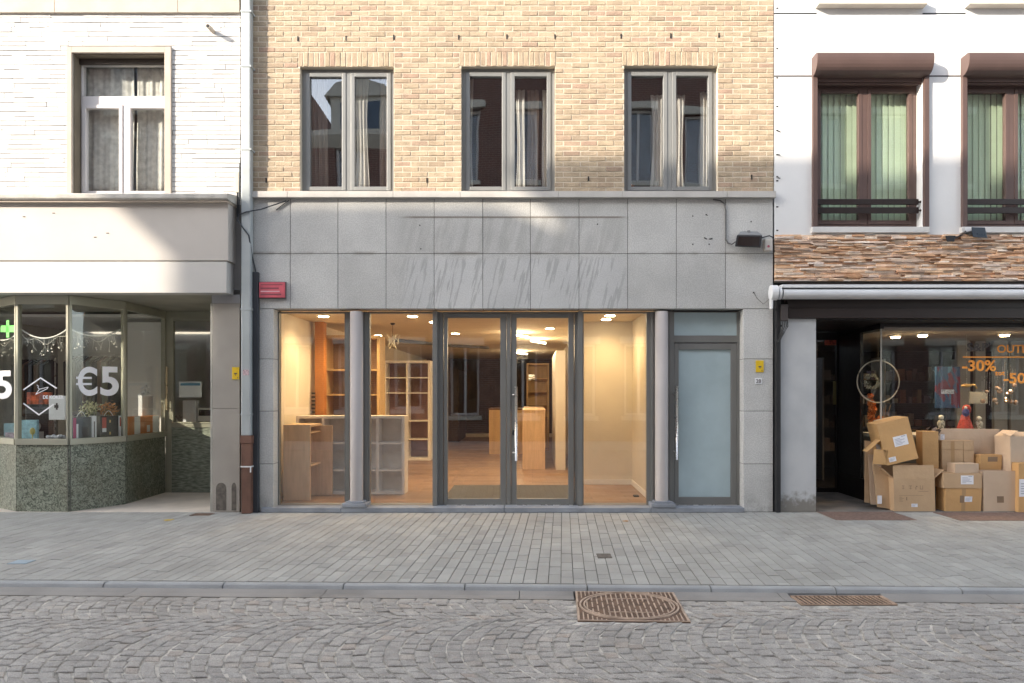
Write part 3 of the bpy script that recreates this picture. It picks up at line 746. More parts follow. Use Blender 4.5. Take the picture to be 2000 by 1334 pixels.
# ------------------------------------------------------------------ inside the lit shop
EM = mat('lamp_glow', (1,.9,.7), .5, emit=(1,.80,.50), es=12)
def lamp(x, y, label, e=26, z=HC, r=.07, colr=(1,.66,.30)):
    t = thing('ceiling_spot', label, 'ceiling lamp', (x, y, z-.03), 'recessed ceiling spots in the lit shop')
    m = MB(); m.lathe([(r+.02, z-.012), (r+.02, z-.001)], x, y, 18); m.build('trim_ring', WHITEP, t)
    m = MB(); m.lathe([(r, z-.02), (r, z-.0125)], x, y, 18); m.build('bulb', EM, t)
    l = bpy.data.lights.new('spot_light', 'SPOT'); l.energy = e; l.color = colr; l.spot_size = rad(150); l.spot_blend = .9; l.shadow_soft_size = .06
    o = bpy.data.objects.new('spot_light', l); col.objects.link(o); o.parent = t; o.location = (0, 0, -.005)
LIT = 'bright round spot in the lit shop ceiling '
for x, y, tx in ((-3.05,1.35,'near the glass, farthest left'), (-2.8,2.15,'farther back, over the wooden shelves'), (-1.75,1.35,'near the glass, right of the left column'), (-1.55,2.15,'second back, right of the left column'),
                 (1.12,1.25,'of the empty niche, nearer the street'), (1.12,1.75,'of the empty niche, nearer the back wall'), (-1.45,4.2,'high behind the left door leaf'), (-1.5,7.4,'deep behind the left door leaf'), (-3.0,4.6,'over the shelves at the left wall'), (.3,3.2,'behind the top of the right door leaf')):
    lamp(x, y, LIT+tx, 13 if x > .9 else 21)
TUBE = mat('tube_glow', (1,.9,.7), .5, emit=(1,.82,.55), es=7)
for x, y, tx in ((-.22,4.0,'nearest of the slanting tube lamps behind the right door leaf'), (.12,5.5,'middle slanting tube lamp behind the right door leaf'), (-.3,9.5,'farthest slanting tube lamp behind the right door leaf')):
    t = thing('tube_lamp', tx, 'tube lamp', (x, y, HC-.09)); m = MB(); m.tube([(x-.15,y-.35,HC-.07),(x+.15,y+.35,HC-.07)], .018, 8); m.build('tube', TUBE, t)
    m = MB(); m.tube([(x,y,HC-.055),(x,y,HC-.001)], .006, 6); m.build('hanger', WHITEP, t)
    l = bpy.data.lights.new('tube_light', 'POINT'); l.energy = 9; l.color = (1,.74,.42); l.shadow_soft_size = .2
    o = bpy.data.objects.new('tube_light', l); col.objects.link(o); o.parent = t; o.location = (0,0,-.05)
ZF = .05
def shelf_unit(name, label, cat, x0, x1, y0, y1, z1, ncol, zs, mf, mb_, th=.03, back=True, z0=ZF):
    t = thing(name, label, cat, ((x0+x1)/2, (y0+y1)/2, z0))
    m = MB(); m.box(x0, x0+th, y0, y1, z0, z1); m.box(x1-th, x1, y0, y1, z0, z1); m.box(x0+th, x1-th, y0, y1, z1-th, z1); m.box(x0+th, x1-th, y0, y1, z0, z0+th); m.build('carcass', mf, t, bevel=.002)
    for k in range(1, ncol):
        x = x0+(x1-x0)*k/ncol; m = MB(); m.box(x-th*.4, x+th*.4, y0+.003, y1-.012, z0+th, z1-th); m.build('divider', mf, t)
    for z in zs: m = MB(); m.box(x0+th, x1-th, y0+.006, y1-.012, z-.011, z+.011); m.build('shelf', mf, t)
    if back: m = MB(); m.box(x0+.004, x1-.004, y1-.01, y1-.002, z0+.004, z1-.004); m.build('back_panel', mb_, t)
    return t
YA = 1.15
shelf_unit('cube_shelf', 'white cube shelf with square compartments standing behind the round column', 'shelf', PX(578,YA), PX(790,YA), YA, YA+.27, PZ(812,YA), 4, (PZ(866,YA), PZ(919,YA)), WLAM, mat('grey_lilac_board', (.80,.77,.74), .7), .04)
YB = .62
shelf_unit('side_cabinet', 'oak cabinet seen from its plain side in the left corner of the lit shop', 'cabinet', PX(553,YB), PX(608,YB), YB, YB+.01, PZ(834,YB), 1, (), OAK, OAK, .01) if False else None
t = thing('oak_cabinet', 'low oak cabinet with open shelves in the left corner of the lit shop', 'cabinet', (PX(580,YB), YB+.25, ZF))
xa, xb, xc = PX(553,YB), PX(606,YB), PX(606,YB)+.16
zc = PZ(834,YB)
m = MB(); m.box(xa, xb, YB, YB+.03, ZF, zc); m.box(xa, xc, YB+.46, YB+.49, ZF, zc); m.box(xa, xa+.02, YB+.03, YB+.46, ZF, zc); m.box(xa, xb, YB, YB+.49, zc+.0005, zc+.03); m.build('carcass', OAK, t, bevel=.002)
for z in (.5, .95): m = MB(); m.box(xa+.02, xb-.005, YB+.03, YB+.46, z, z+.02); m.build('shelf', OAK, t)
YC = 2.6
shelf_unit('tall_shelf', 'tall honey wood shelf unit against the left wall of the lit shop', 'shelf', -3.44, PX(742,YC), YC, YC+.4, 2.45, 2, (.55, .95, 1.47, 1.88), YOAK, mat('brown_board', (.30,.20,.13), .6), .05)
YD = 6.0
t = shelf_unit('wall_shelf', 'white shelves with lilac back deep in the shop, left of the dark rear wall', 'shelf', -3.2, -2.2, YD, YD+.4, 2.2, 2, (.5,.9,1.5,1.83), WLAM, mat('lilac_board', (.28,.17,.17), .6), .05)
t = thing('room_divider', 'narrow pale upright panel deep behind the second shop window', 'panel', (-2.0, 8, ZF)); m = MB(); m.box(-2.02,-1.98,7.0,7.05,ZF,2.5); m.box(-2.3,-1.98,7.051,7.3,ZF,.3); m.build('upright', WALLC, t)
# post
m = MB(); m.box(PX(615,2.2), PX(632,2.2), 2.2, 2.35, ZF, HC); m.build('orange_post', mat('orange_post_paint', (.50,.20,.05), .6, var=.15), None, 'orange brown post by the left wall of the lit shop', 'post')
m = MB()
for k in range(9): m.box(PX(612,2.18)-.02, PX(612,2.18)+.03, 2.15, 2.19, 1.0+k*.06, 1.03+k*.06)
m.build('price_sign', BLACK, None, 'narrow black hanging sign strip on the orange post in the lit shop', 'sign')
# counter blocks
t = thing('counter', 'yellow oak counter deep behind the double door', 'counter', (-.6, 7.9, ZF)); m = MB(); m.box(-1.03,-.2,7.5,8.6,ZF,1.10); m.build('body', YOAK, t); m = MB(); m.box(-1.05,-.19,7.48,8.62,1.101,1.13); m.build('top', mat('dark_worktop', (.12,.06,.03), .4), t)
t = thing('counter', 'pale oak counter block nearer the door, behind the right door leaf', 'counter', (.02, 5.5, ZF)); m = MB(); m.box(-.19,.24,4.3,7.3,ZF,1.16); m.build('body', OAK, t); m = MB(); m.box(-.195,.245,4.29,7.31,1.161,1.185); m.build('top', OAK, t)
t = thing('tall_cupboard', 'tall white cupboard standing edge-on behind the right door leaf', 'cupboard', (.6, 6, ZF)); m = MB(); m.box(.44,.62,4.2,6.6,ZF,2.3); m.build('body', WLAM, t, bevel=.003)
for k in range(5): m = MB(); m.box(.436,.4395,4.22+k*.47,4.66+k*.47,ZF+.06,2.26); m.build('cupboard_door', WLAM, t)
shelf_unit('display_shelf', 'yellow lit shelves deep in the shop, left of the white cupboard', 'shelf', -.15, .42, 8.5, 8.85, 2.25, 1, (.9,1.2,1.53,1.86), YOAK, YOAK, .04)
m = MB(); m.box(-1.22, .62, .36, 2.05, ZF+.001, ZF+.012); m.build('entrance_mat', CARPET, None, 'wide grey entrance mat just inside the double door', 'mat')
t = thing('pendant_lamp', 'cluster lamp of clear glass drops hanging behind the second shop window', 'pendant lamp', (PX(767,2.4), 2.4, 2.0))
m = MB(); m.tube([(PX(767,2.4),2.4,HC),(PX(767,2.4),2.4,2.42)], .004, 6); m.lathe([(.03,HC-.03),(.04,HC-.001)],PX(767,2.4),2.4,12); m.build('cord', BLACK, t)
m = MB()
for k in range(14): m.tube([(PX(767,2.4)+R.uniform(-.1,.1), 2.4+R.uniform(-.1,.1), 2.44), (PX(767,2.4)+R.uniform(-.11,.11), 2.4+R.uniform(-.1,.1), R.uniform(2.2,2.36))], .008, 6)
m.build('glass_drops', mat('glass_drop', (.8,.75,.6), .15, var=.05), t)
m = MB(); m.tube([(-2.4,3.2,2.42),(-1.6,4.6,2.42),(-.9,5.2,2.42)], .03, 8); m.build('ceiling_duct', BLACK, None, 'thin dark duct bending under the lit shop ceiling', 'duct')
m = MB(); m.box(PX(1236,1.0), PX(1246,1.0), .9, 1.0, ZF+.001, ZF+.02); m.build('floor_socket', BLACK, None, 'small black floor socket in the empty niche behind the right shop window', 'socket')

# ------------------------------------------------------------------ LEFT: WHITE SLIM-BRICK BUILDING
wb = thing('white_brick_building', 'white painted slim-brick building with a beige fascia over a bay shop window', 'building', (-6.2, 0, 0))
WXL, WXR = -11.0, PX(470)
wo = (PX(143), PX(323), PZ(380), PZ(105))
ZC = PZ(27)
m = MB(); m.wall(WXL, WXR, 2.74, 8.9, [wo], .006, .35); m.build('joint_wall', WHITEM, wb)
m = MB(); z = PZ(400); rh = .0590
so_ = (PX(133), PX(336), z, PZ(93))
while z < ZC-.01:
    x = WXL+R.uniform(0,.2)
    while x < WXR:
        ln = R.choice((.18,.24,.24,.3,.42)); a, b = x, min(x+ln, WXR); x = b
        zm = z+rh/2; parts = [(a, b)]
        if so_[2] < zm < so_[3]:
            parts = []
            if a < so_[0]: parts.append((a, min(b, so_[0])))
            if b > so_[1]: parts.append((max(a, so_[1]), b))
        for p, q in parts:
            if q-p > .01:
                y = R.uniform(-.004,.0015); e = R.choice((.0004,.0008,.0022)); h = z+rh-.005-max(0,R.uniform(-.004,.006))
                m.box(p+e, q-e, y, .008, z, h)
    z += rh
m.build('slim_brickwork', WHITEB, wb, bevel=.0015)
m = MB(); xs = [WXL, PX(-240), PX(110), PX(350), WXR]
for a, b in zip(xs, xs[1:]): m.box(a+.002, b-.002, -.035, .006, ZC, ZC+.42)
m.build('string_course', BEIGE, wb, bevel=.004)
m = MB(); m.box(WXL, WXR, -.003, .006, ZC+.42, 8.9); m.build('upper_wall', WHITEB, wb)
# window surround: outer band and inner band
m = MB(); a, b, c, d = PX(133), PX(336), PZ(380), PZ(93)
m.box(a, PX(142.6), -.03, .02, c, d); m.box(PX(323.5), b, -.03, .02, c, d); m.box(PX(142.6), PX(323.5), -.03, .02, PZ(104.5), d)
m.build('window_surround', BEIGE, wb, bevel=.003)
m = MB(); m.box(PX(143), PX(143)+.012, .0065, .129, PZ(380), PZ(105)-.001); m.box(PX(143)+.0125, PX(323), .0065, .129, PZ(105)-.012, PZ(105)-.001); m.build('reveal_shade_lining', mat('olive_brown_shade_tone', (.17,.145,.105), .7), wb)  # thin sheets added on left and head; olive brown paints in the reveal's shade
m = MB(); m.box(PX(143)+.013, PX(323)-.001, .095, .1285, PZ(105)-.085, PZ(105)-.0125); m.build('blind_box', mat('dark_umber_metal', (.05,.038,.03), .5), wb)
y = .13; m = MB()
q0, q1 = PX(143)+.0, PX(323); c = PZ(380); d = PZ(105)
m.frame(q0+.013, q1, c, d-.013, .022, .02, .03, .065, y, y+.07); m.box(q0+.035, q1-.02, y-.004, y+.07, PZ(205,y), PZ(188,y)); mid = PX(245,y); m.box(mid-.028, mid+.028, y-.006, y+.07, c+.03, PZ(205,y))
w = m.build('window', PVC, wb, bevel=.003)
for s0, s1 in ((q0+.035, mid-.028), (mid+.028, q1-.02)):
    q = MB(); q.frame(s0+.001, s1-.001, c+.03, PZ(205.5,y), .045, .045, .05, .045, y-.018, y+.05); q.build('sash', PVC, w, bevel=.004)
    q = MB(); q.box(s0+.04, s1-.04, y+.02, y+.027, c+.07, PZ(212,y)); q.build('pane', GLASSB, w)
q = MB(); q.box(q0+.03, q1-.015, y+.02, y+.027, PZ(189,y), d-.07); q.build('pane', GLASSB, w)
curtain(166, 262, 125, 376, NET, 'grey textured net curtain filling the left part of the white-framed window', .27, .06, .006)
curtain(266, 322, 125, 376, NET, 'grey net curtain with pale stripes at the right of the white-framed window', .28, .05, .008)
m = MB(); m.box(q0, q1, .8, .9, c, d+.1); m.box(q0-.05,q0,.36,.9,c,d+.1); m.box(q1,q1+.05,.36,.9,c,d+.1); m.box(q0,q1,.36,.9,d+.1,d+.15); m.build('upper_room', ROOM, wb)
# fascia and coping
xf = PX(446, -.2)
m = MB(); m.box(WXL, xf, -.20, .005, PZ(509,-.2), PZ(392,-.2)); m.build('fascia_board', FASCIA, wb, bevel=.006)
xf2 = PX(443, -.185)
m = MB(); m.box(WXL, xf2, -.19, .005, PZ(572,-.19), PZ(510.5,-.19)); m.build('lower_fascia_board', mat('painted_lower_board', (.53,.515,.49), .5, var=.03, vs=1.5), wb, bevel=.005)
m = MB(); m.prism([(.005,PZ(378,-.3)+.06),(-.27,PZ(378,-.3)+.012),(-.30,PZ(378,-.3)-.005),(-.30,PZ(386,-.3)),(-.285,PZ(389,-.3)),(.005,PZ(389,-.3))], WXL, PX(446,-.27)); m.build('coping', COPING, wb, bevel=.004)
m = MB(); m.box(WXL, PX(443,-.27), -.265, .005, PZ(394,-.27), PZ(389.4,-.27)); m.build('gutter_strip', BEIGE, wb)
m = MB()
for px, py in ((47,423),(105,416),(186,463),(210,455)):
    m.box(PX(px-2.5,-.2), PX(px+2.5,-.2), -.204, -.199, PZ(py+1,-.2), PZ(py-.6,-.2), )
m.build('screw_marks', INK, wb)
# pillar
m = MB()
pj = [0, PZ(798), PZ(592)]
for a, b in zip(pj, pj[1:]): m.box(PX(415), WXR-.012, 0, .45, a+.002, b-.002)
m.build('granite_pillar', GRANITEP, wb, bevel=.004)
m = MB(); m.box(PX(413), WXR-.01, .005, .44, PZ(592)+.001, 2.74); m.build('pillar_head', mat('grey_plaster', (.33,.33,.34), .8), wb)
m = MB(); m.box(PX(410.5), PX(414.5), .004, 1.64, .0, PZ(592)); m.build('pillar_trim', mat('dull_trim', (.36,.35,.31), .5), wb)
for px, w_ in ((432, .065), (457, .03)):
    m = MB(); X = PX(px); pts = []
    for k in range(9):
        a = math.pi*k/8; pts.append((X+math.cos(a)*w_, .30+math.sin(a)*.07))
    m.prism([(X+w_, .02)]+pts+[(X-w_, .02)], -.0015, .001, 'y'); m.build('damp_stain', mat('dark_damp_stone', (.12,.105,.09), .6, var=.3, vs=20), wb)
# soffit above the recess
m = MB(); m.box(WXL, WXR-.01, .006, 3.6, 2.735, 2.8); m.build('soffit', mat('olive_soffit', (.30,.29,.24), .6), wb)
# bay
def dirn(deg): return Vector((math.cos(rad(deg)), math.sin(rad(deg))))
P1, P2 = Vector((-6.52, .02)), Vector((-5.84, 0.0)); P3 = Vector((-5.48, .58)); P4 = Vector((-5.53, 1.66))
P0 = P1 + .68*dirn(148); PM = P0 + .8*dirn(110)
bay = [PM, P0, P1, P2, P3, P4]
ZB0, ZB1, ZG0, ZG1, ZH = .0, PZ(869), PZ(857), PZ(594), 2.733
def along(A, B, u, w, z):      # u metres along, w metres outwards (to the street)
    d = (B-A).normalized(); n = Vector((d.y, -d.x)); p = A+d*u+n*w; return (p.x, p.y, z)
def slab(m, A, B, u0, u1, w0, w1, z0, z1):
    pts = [(u0,w1),(u1,w1),(u1,w0),(u0,w0)]
    vs = [along(A,B,u,w,z0) for u,w in pts]+[along(A,B,u,w,z1) for u,w in pts]
    m.add(vs, [(0,3,2,1),(4,5,6,7),(0,1,5,4),(1,2,6,5),(2,3,7,6),(3,0,4,7)])
m = MB()
for A, B in zip(bay, bay[1:]): slab(m, A, B, .004, (B-A).length-.004, -.05, .0, .003, ZB1)
m.build('granite_plinth', GREEN_G, wb)
m = MB()
for A, B in zip(bay, bay[1:]): slab(m, A, B, -.01, (B-A).length+.01, -.055, -.008, .003, ZB1-.003)
m.build('plinth_backing', JOINT, wb)
SEG = {}
for k, (A, B) in enumerate(zip(bay, bay[1:])):
    L_ = (B-A).length; m = MB()
    slab(m, A, B, .001, L_-.001, -.06, .028, ZB1+.001, ZG0); slab(m, A, B, .001, L_-.001, -.06, .012, ZG1, ZH-.002)
    slab(m, A, B, .001, .032, -.05, .012, ZG0, ZG1); slab(m, A, B, L_-.032, L_-.001, -.05, .012, ZG0, ZG1)
    w = m.build('shop_window', ALUO, wb, bevel=.003); SEG[k] = w
    q = MB(); slab(q, A, B, .025, L_-.025, -.03, -.022, ZG0-.01, ZG1+.01); q.build('pane', GLASSO, w)
# door wall
Y2 = 1.66
def X2(p): return PX(p, Y2)
m = MB(); m.box(X2(412)+.001, -4.0, Y2, Y2+.05, 0, 2.73) if False else None
m.frame(P4.x, -4.02, PZ(962,Y2), ZH-.002, .09, .05, .0, .10, Y2, Y2+.06); m.box(P4.x+.09, -4.07, Y2, Y2+.06, PZ(834,Y2)-.005, PZ(827,Y2)); 
dr = m.build('door', ALUO, wb, bevel=.003)
m = MB(); m.box(P4.x+.09, -4.07, Y2+.01, Y2+.05, .004, PZ(834,Y2)-.006); m.build('lower_panel', GREEN_P, dr)
m = MB(); m.frame(P4.x+.092, -4.072, PZ(826.5,Y2), ZH-.105, .03, .03, .02, .04, Y2-.008, Y2+.045); m.build('sash', ALUO, dr)
m = MB(); m.box(P4.x+.1, -4.08, Y2+.02, Y2+.028, PZ(828,Y2), ZH-.11); m.build('pane', GLASSO, dr)
m = MB(); m.tube([(X2(329), Y2-.05, PZ(800,Y2)), (X2(329), Y2-.05, PZ(716,Y2))], .013, 8)
for pz in (796, 720): m.tube([(X2(329), Y2-.05, PZ(pz,Y2)), (X2(329), Y2+.001, PZ(pz,Y2))], .008, 6)
m.build('handle', mat('brass_handle', (.60,.50,.33), .3, metal=.6), dr)
m = MB(); m.box(-8.5, -4.03, -.01, 1.66, -.01, .0025); m.build('threshold_floor', TILEF, wb)
m = MB(); m.box(-4.02, -3.7, .46, 1.8, 0, 2.73); m.build('recess_side_wall', ROOML, wb)
# interior
m = MB(); m.box(-8.6,-4.0,4.4,4.5,0,2.73); m.box(-8.7,-8.6,.4,4.5,0,2.73); m.box(-4.02,-3.95,1.8,4.4,0,2.73); m.build('interior_walls', ROOML, wb)
m = MB(); m.box(-6.34,-5.62,2.0,2.04,.04,2.6); m.build('white_partition', WLAM, wb)
m = MB(); m.box(-8.6,-4.02,1.75,4.4,-.01,.03); m.build('interior_floor', TILEF, wb)
m = MB(); m.box(-8.6,-4.03,Y2+.1,4.3,2.66,2.70); m.build('interior_ceiling', WLAM, wb)
# display floor in the bay
inner = [Vector((p.x, p.y)) for p in bay]
m = MB(); m.prism([(PM.x+.06,1.62),(P0.x+.06,P0.y+.05),(P1.x+.02,P1.y+.07),(P2.x-.03,P2.y+.07),(P3.x-.07,P3.y+.03),(P4.x-.07,1.62)], ZB1-.05, ZB1-.006, 'z'); m.build('display_floor', WLAM, wb)
# lettering and stickers on the panes
WST = mat('white_window_sticker', (.93,.93,.96), .5, var=.01)
def seg_place(k, w=-.0215):
    A, B = bay[k], bay[k+1]; return lambda u, v, d: along(A, B, u, w+d, v)
def seg_u(k, px, w=-.02):            # where the pixel column meets that pane
    A, B = bay[k], bay[k+1]; d = (B-A).normalized(); n = Vector((d.y,-d.x)); O = Vector((0,-D0)); r = Vector(((px-PX0)/F0, 1.0)); A2 = A+n*w
    det = r.x*(-d.y)-r.y*(-d.x); q = A2-O
    tt = (q.x*(-d.y)-q.y*(-d.x))/det; u = (r.x*q.y-r.y*q.x)/det
    p = O+r*tt; return u, p.y
def seg_rect(k, px0, px1, py0, py1):
    u0, ya = seg_u(k, px0); u1, yb = seg_u(k, px1); ym = (ya+yb)/2; return u0, u1, PZ(py1, ym), PZ(py0, ym)
def strip(m, k, pts, w, close=False):
    """band of width w through pixel points on pane k"""
    P = []
    for px, py in pts: u, y_ = seg_u(k, px); P.append(Vector((u, PZ(py, y_))))
    pl = seg_place(k)
    for a, b in zip(P, P[1:]):
        d = (b-a).normalized(); n = Vector((-d.y, d.x))*w/2; a2, b2 = a-d*w*.3, b+d*w*.3
        c = [a2-n, b2-n, b2+n, a2+n]
        m.add([pl(p.x,p.y,.0) for p in c]+[pl(p.x,p.y,.0015) for p in c], [(0,1,2,3)[::-1],(4,5,6,7),(0,1,5,4),(1,2,6,5),(2,3,7,6),(3,0,4,7)])
def price(k, xc, x5, xb, y0, y1, yb):
    for body, (p0, p1) in (('C', xc), ('5', x5)):
        u0, u1, z0, z1 = seg_rect(k, p0, p1, y0, y1)
        text_mb(body, u0, u1, z0, z1, seg_place(k), bold=.03).build('price_lettering', WST, SEG[k])
    for yy in yb:
        m = MB(); strip(m, k, [(xb[0], yy), (xb[1], yy)], .028); m.v = [(p[0]+.0006, p[1]-.0012, p[2]) for p in m.v]; m.build('euro_bar', WST, SEG[k])
price(3, (152, 190), (196, 232), (150, 178), 716, 773, (738, 750))
price(1, (-52, -16), (-9, 23), (-54, -27), 724, 779, (746, 757))
m = MB(); strip(m, 2, [(46,761),(79,738),(110,758)], .017); strip(m, 2, [(46,788),(76,810),(104,790)], .017); m.build('diamond_sticker', WST, SEG[2])
m = MB(); strip(m, 2, [(72,752),(75,754),(74,757),(77,760),(94,756),(92,759),(70,770),(76,761)], .008); m.build('hanger_sticker', WST, SEG[2])
u0, u1, z0, z1 = seg_rect(2, 84, 124, 772, 779)
text_mb('DE KOKER', u0, u1, z0, z1, seg_place(2), bold=.02).build('name_lettering', WST, SEG[2])
GREENX = mat('green_cross_sticker', (.12,.60,.10), .5)
m = MB(); strip(m, 1, [(15,629),(15,655)], .085); strip(m, 1, [(3,642),(27,642)], .085); m.build('green_cross', GREENX, SEG[1])
# garlands
GAR = mat('white_garland', (.85,.85,.82), .6)
def garland(k, px0, px1, py0, sag, label):
    t = thing('garland', label, 'garland', along(bay[k], bay[k+1], seg_u(k,(px0+px1)/2)[0], -.06, ZG1-.4), 'white cord garlands in the bay window'); m = MB(); pts = []
    for i in range(15):
        f = i/14; px = px0+(px1-px0)*f; u, y_ = seg_u(k, px); z = PZ(py0+sag*4*f*(1-f), y_); pts.append(Vector(along(bay[k], bay[k+1], u, -.06, z)))
    m.tube(pts, .009, 8); m.build('cord', GAR, t)
    m = MB()
    for i in range(26):
        p = pts[R.randrange(1, 14)] + Vector((R.uniform(-.03,.03), R.uniform(-.01,.01), 0)); l = R.uniform(.04,.22)
        m.tube([p, p+Vector((R.uniform(-.03,.03),0,-l*.5)), p+Vector((R.uniform(-.05,.05),0,-l))], .0022, 4)
        m.ball(p+Vector((R.uniform(-.04,.04),0,-l)), R.uniform(.005,.012), n=6, m=4)
    p2 = [p+Vector((0,0,-.05-.03*math.sin(i))) for i, p in enumerate(pts)]; m.tube(p2, .004, 5)
    m.build('pendants', mat('silver_thread', (.55,.53,.48), .4, metal=.2), t)
garland(1, -30, 26, 652, 12, 'white cord garland in the leftmost bay pane above the cut-off price')
garland(2, 37, 126, 643, 17, 'white cord garland with tangled pendants above the diamond sticker')
garland(3, 142, 238, 643, 13, 'white cord garland in the pane with the full price')
# --- goods on the display floor
ZD = ZB1-.005
def goods(k, px0, px1, py0, py1, back, dep, matl, name, label, cat, group=None, lift=False):
    """box-like thing on the display floor of pane k, its front 'back' metres behind the pane"""
    A, B = bay[k], bay[k+1]; u0 = seg_u(k, px0, -back)[0]; u1, y_ = seg_u(k, px1, -back)
    z1 = PZ(py0, y_); z0 = PZ(py1, y_) if lift else ZD
    t = thing(name, label, cat, along(A,B,(u0+u1)/2,-back-dep/2,z0), group)
    m = MB(); slab(m, A, B, u0, u1, -back-dep, -back, z0, z1); m.build('body', matl, t, bevel=.006)
    return t, (A, B, u0, u1, z0, z1, -back)
def face(info, f0, f1, g0, g1, matl, parent, name='printed_label', out=.002):
    A, B, u0, u1, z0, z1, w = info; m = MB(); slab(m, A, B, u0+(u1-u0)*f0, u0+(u1-u0)*f1, w+.0005, w+out, z0+(z1-z0)*g0, z0+(z1-z0)*g1); m.build(name, matl, parent)
RED = mat('red_print', (.42,.05,.03), .5, var=.1); DGREY = mat('dark_grey_board', (.05,.055,.06), .5); ORG = mat('orange_board', (.60,.22,.07), .5, var=.1)
BLU = mat('light_blue_board', (.25,.45,.55), .5, var=.2, vs=20); PINK = mat('magenta_print', (.45,.05,.14), .5)
def cord_handle(info, parent, h=.07):
    A, B, u0, u1, z0, z1, w = info; q = MB(); pts = []
    for i in range(9):
        f = i/8; pts.append(along(A,B,u0+(u1-u0)*(.25+.5*f), w-.03, z1+h*math.sin(math.pi*f)))
    q.tube(pts, .004, 5); q.build('cord_handle', GAR, parent)
t, i = goods(3, 143, 178, 814, 852, .10, .10, DGREY, 'paper_bag', 'dark grey paper bag with a magenta and white print below the full price', 'bag'); face(i,.0,.16,.02,.98,PINK,t); face(i,.17,.28,.05,.75,PAPER,t); cord_handle(i, t)
t, i = goods(3, 180, 189, 812, 856, .08, .1, PAPER, 'paper_bag', 'slim white paper bag with dark upright letters beside the dark grey bag', 'bag'); face(i,.35,.6,.1,.8,INK,t)
t, i = goods(3, 196, 232, 812, 855, .12, .12, BLACKF, 'paper_bag', 'black paper bag with two gold dots and a red tag', 'bag'); face(i,.1,.32,.55,.95,RED,t); face(i,.1,.32,.4,.55,PAPER,t); cord_handle(i,t)
for f in (.3,.75): face(i,.48,.56,f,f+.1,mat('gold_dot',(.6,.42,.15),.4),t,'gold_dot')
t, i = goods(3, 233, 240, 812, 855, .1, .1, PAPER, 'paper_bag', 'slim white and red bag beside the last mullion of the bay', 'bag'); face(i,.1,.5,.6,.95,RED,t)
t, i = goods(4, 251, 283, 812, 852, .06, .12, ORG, 'shoe_box', 'orange and white boxes upright behind the side pane, nearer the street', 'box'); face(i,.35,.7,.0,1,PAPER,t); 
t, i = goods(4, 284, 312, 811, 850, .06, .12, ORG, 'shoe_box', 'orange and white boxes upright behind the side pane, nearer the door', 'box'); face(i,.5,.95,.0,1,PAPER,t); face(i,.1,.3,.3,.6,PAPER,t)
t, i = goods(4, 278, 299, 772, 800, .25, .06, PAPER, 'white_carton', 'white carton with torn paper on top behind the side pane', 'box')
q = MB(); leaves(q, along(i[0],i[1],(i[2]+i[3])/2,-.28,i[5]+.05), .09, 20, .045); q.build('tissue_paper', PAPER, t)
t, i = goods(2, 95, 127, 773, 820, .22, .02, PAPER, 'poster_card', 'white poster card with a small grey flower print in the bay window', 'poster', lift=True); face(i,.35,.6,.5,.62,INK,t); face(i,.45,.55,.42,.7,INK,t)
t, i = goods(2, 50, 94, 790, 850, .5, .1, BLACKF, 'display_block', 'black display block behind the lower half of the diamond sticker', 'block')
t, i = goods(2, 52, 92, 766, 789.5, .5, .1, mat('red_yellow_print',(.55,.10,.03),.5,var=.6,vs=14), 'printed_box', 'red and yellow printed box low behind the diamond sticker', 'box', lift=True)
t, i = goods(2, 41, 72, 820, 856, .18, .04, BLU, 'picture_board', 'light blue picture board at the lower left of the diamond pane', 'picture')
t = thing('bowl', 'dark bowl filled with white ribbon at the foot of the diamond pane', 'bowl', (-6.0,.3,ZD)); A,B=bay[2],bay[3]; c = along(A,B,seg_u(2,110,-.22)[0],-.22,ZD)
m = MB(); m.lathe([(.06,ZD+.001),(.12,ZD+.07),(.125,ZD+.075)], c[0], c[1], 20); m.build('dish', DGREY, t); m = MB()
for _ in range(16): m.ball((c[0]+R.uniform(-.1,.1), c[1]+R.uniform(-.06,.06), ZD+.085+R.uniform(0,.02)), .022, n=8, m=5)
m.build('ribbon', PAPER, t)
t = thing('ornament_boat', 'small pale boat-shaped ornament at the foot of the diamond pane', 'ornament', along(A,B,seg_u(2,68)[0],-.15,ZD)); c = along(A,B,seg_u(2,68,-.12)[0],-.12,ZD)
m = MB(); m.prism([(c[0]-.11,ZD+.07),(c[0]-.06,ZD+.005),(c[0]+.06,ZD+.005),(c[0]+.12,ZD+.075)], c[1]-.03, c[1]+.03, 'y'); m.build('hull', mat('driftwood',(.42,.37,.30),.8), t, bevel=.004)
m = MB(); m.tube([(c[0]-.03,c[1],ZD+.07),(c[0]-.03,c[1],ZD+.19)],.006,6); m.ball((c[0]-.03,c[1],ZD+.17),.03,n=8,m=5,sz=1.6); m.build('mast', mat('yellow_ornament',(.55,.48,.15),.6), t)
FLW = mat('pale_yellow_flowers', (.60,.58,.35), .8, var=.3, vs=30); FLO = mat('orange_brown_flowers', (.45,.20,.06), .8, var=.4, vs=30)
for px, py, ml, lab in ((176,797,FLW,'bouquet of pale yellow flowers behind the price sticker'), (212,799,FLO,'bouquet of dried orange flowers behind the black bag')):
    u,y_ = seg_u(3,px,-.35); c = along(bay[3],bay[4],u,-.35,PZ(py,y_+.3)); t = thing('bouquet', lab, 'flowers', (c[0],c[1],ZD)); q = MB(); leaves(q, c, .14, 170, .022); q.build('flower_heads', ml, t)
    q = MB()
    for _ in range(8): q.tube([(c[0]+R.uniform(-.06,.06),c[1]+R.uniform(-.05,.05),c[2]), (c[0],c[1],ZD)], .004, 4)
    q.build('stems', LEAF, t)
u,y_ = seg_u(3,224,-.3); c = along(bay[3],bay[4],u,-.3,ZD)
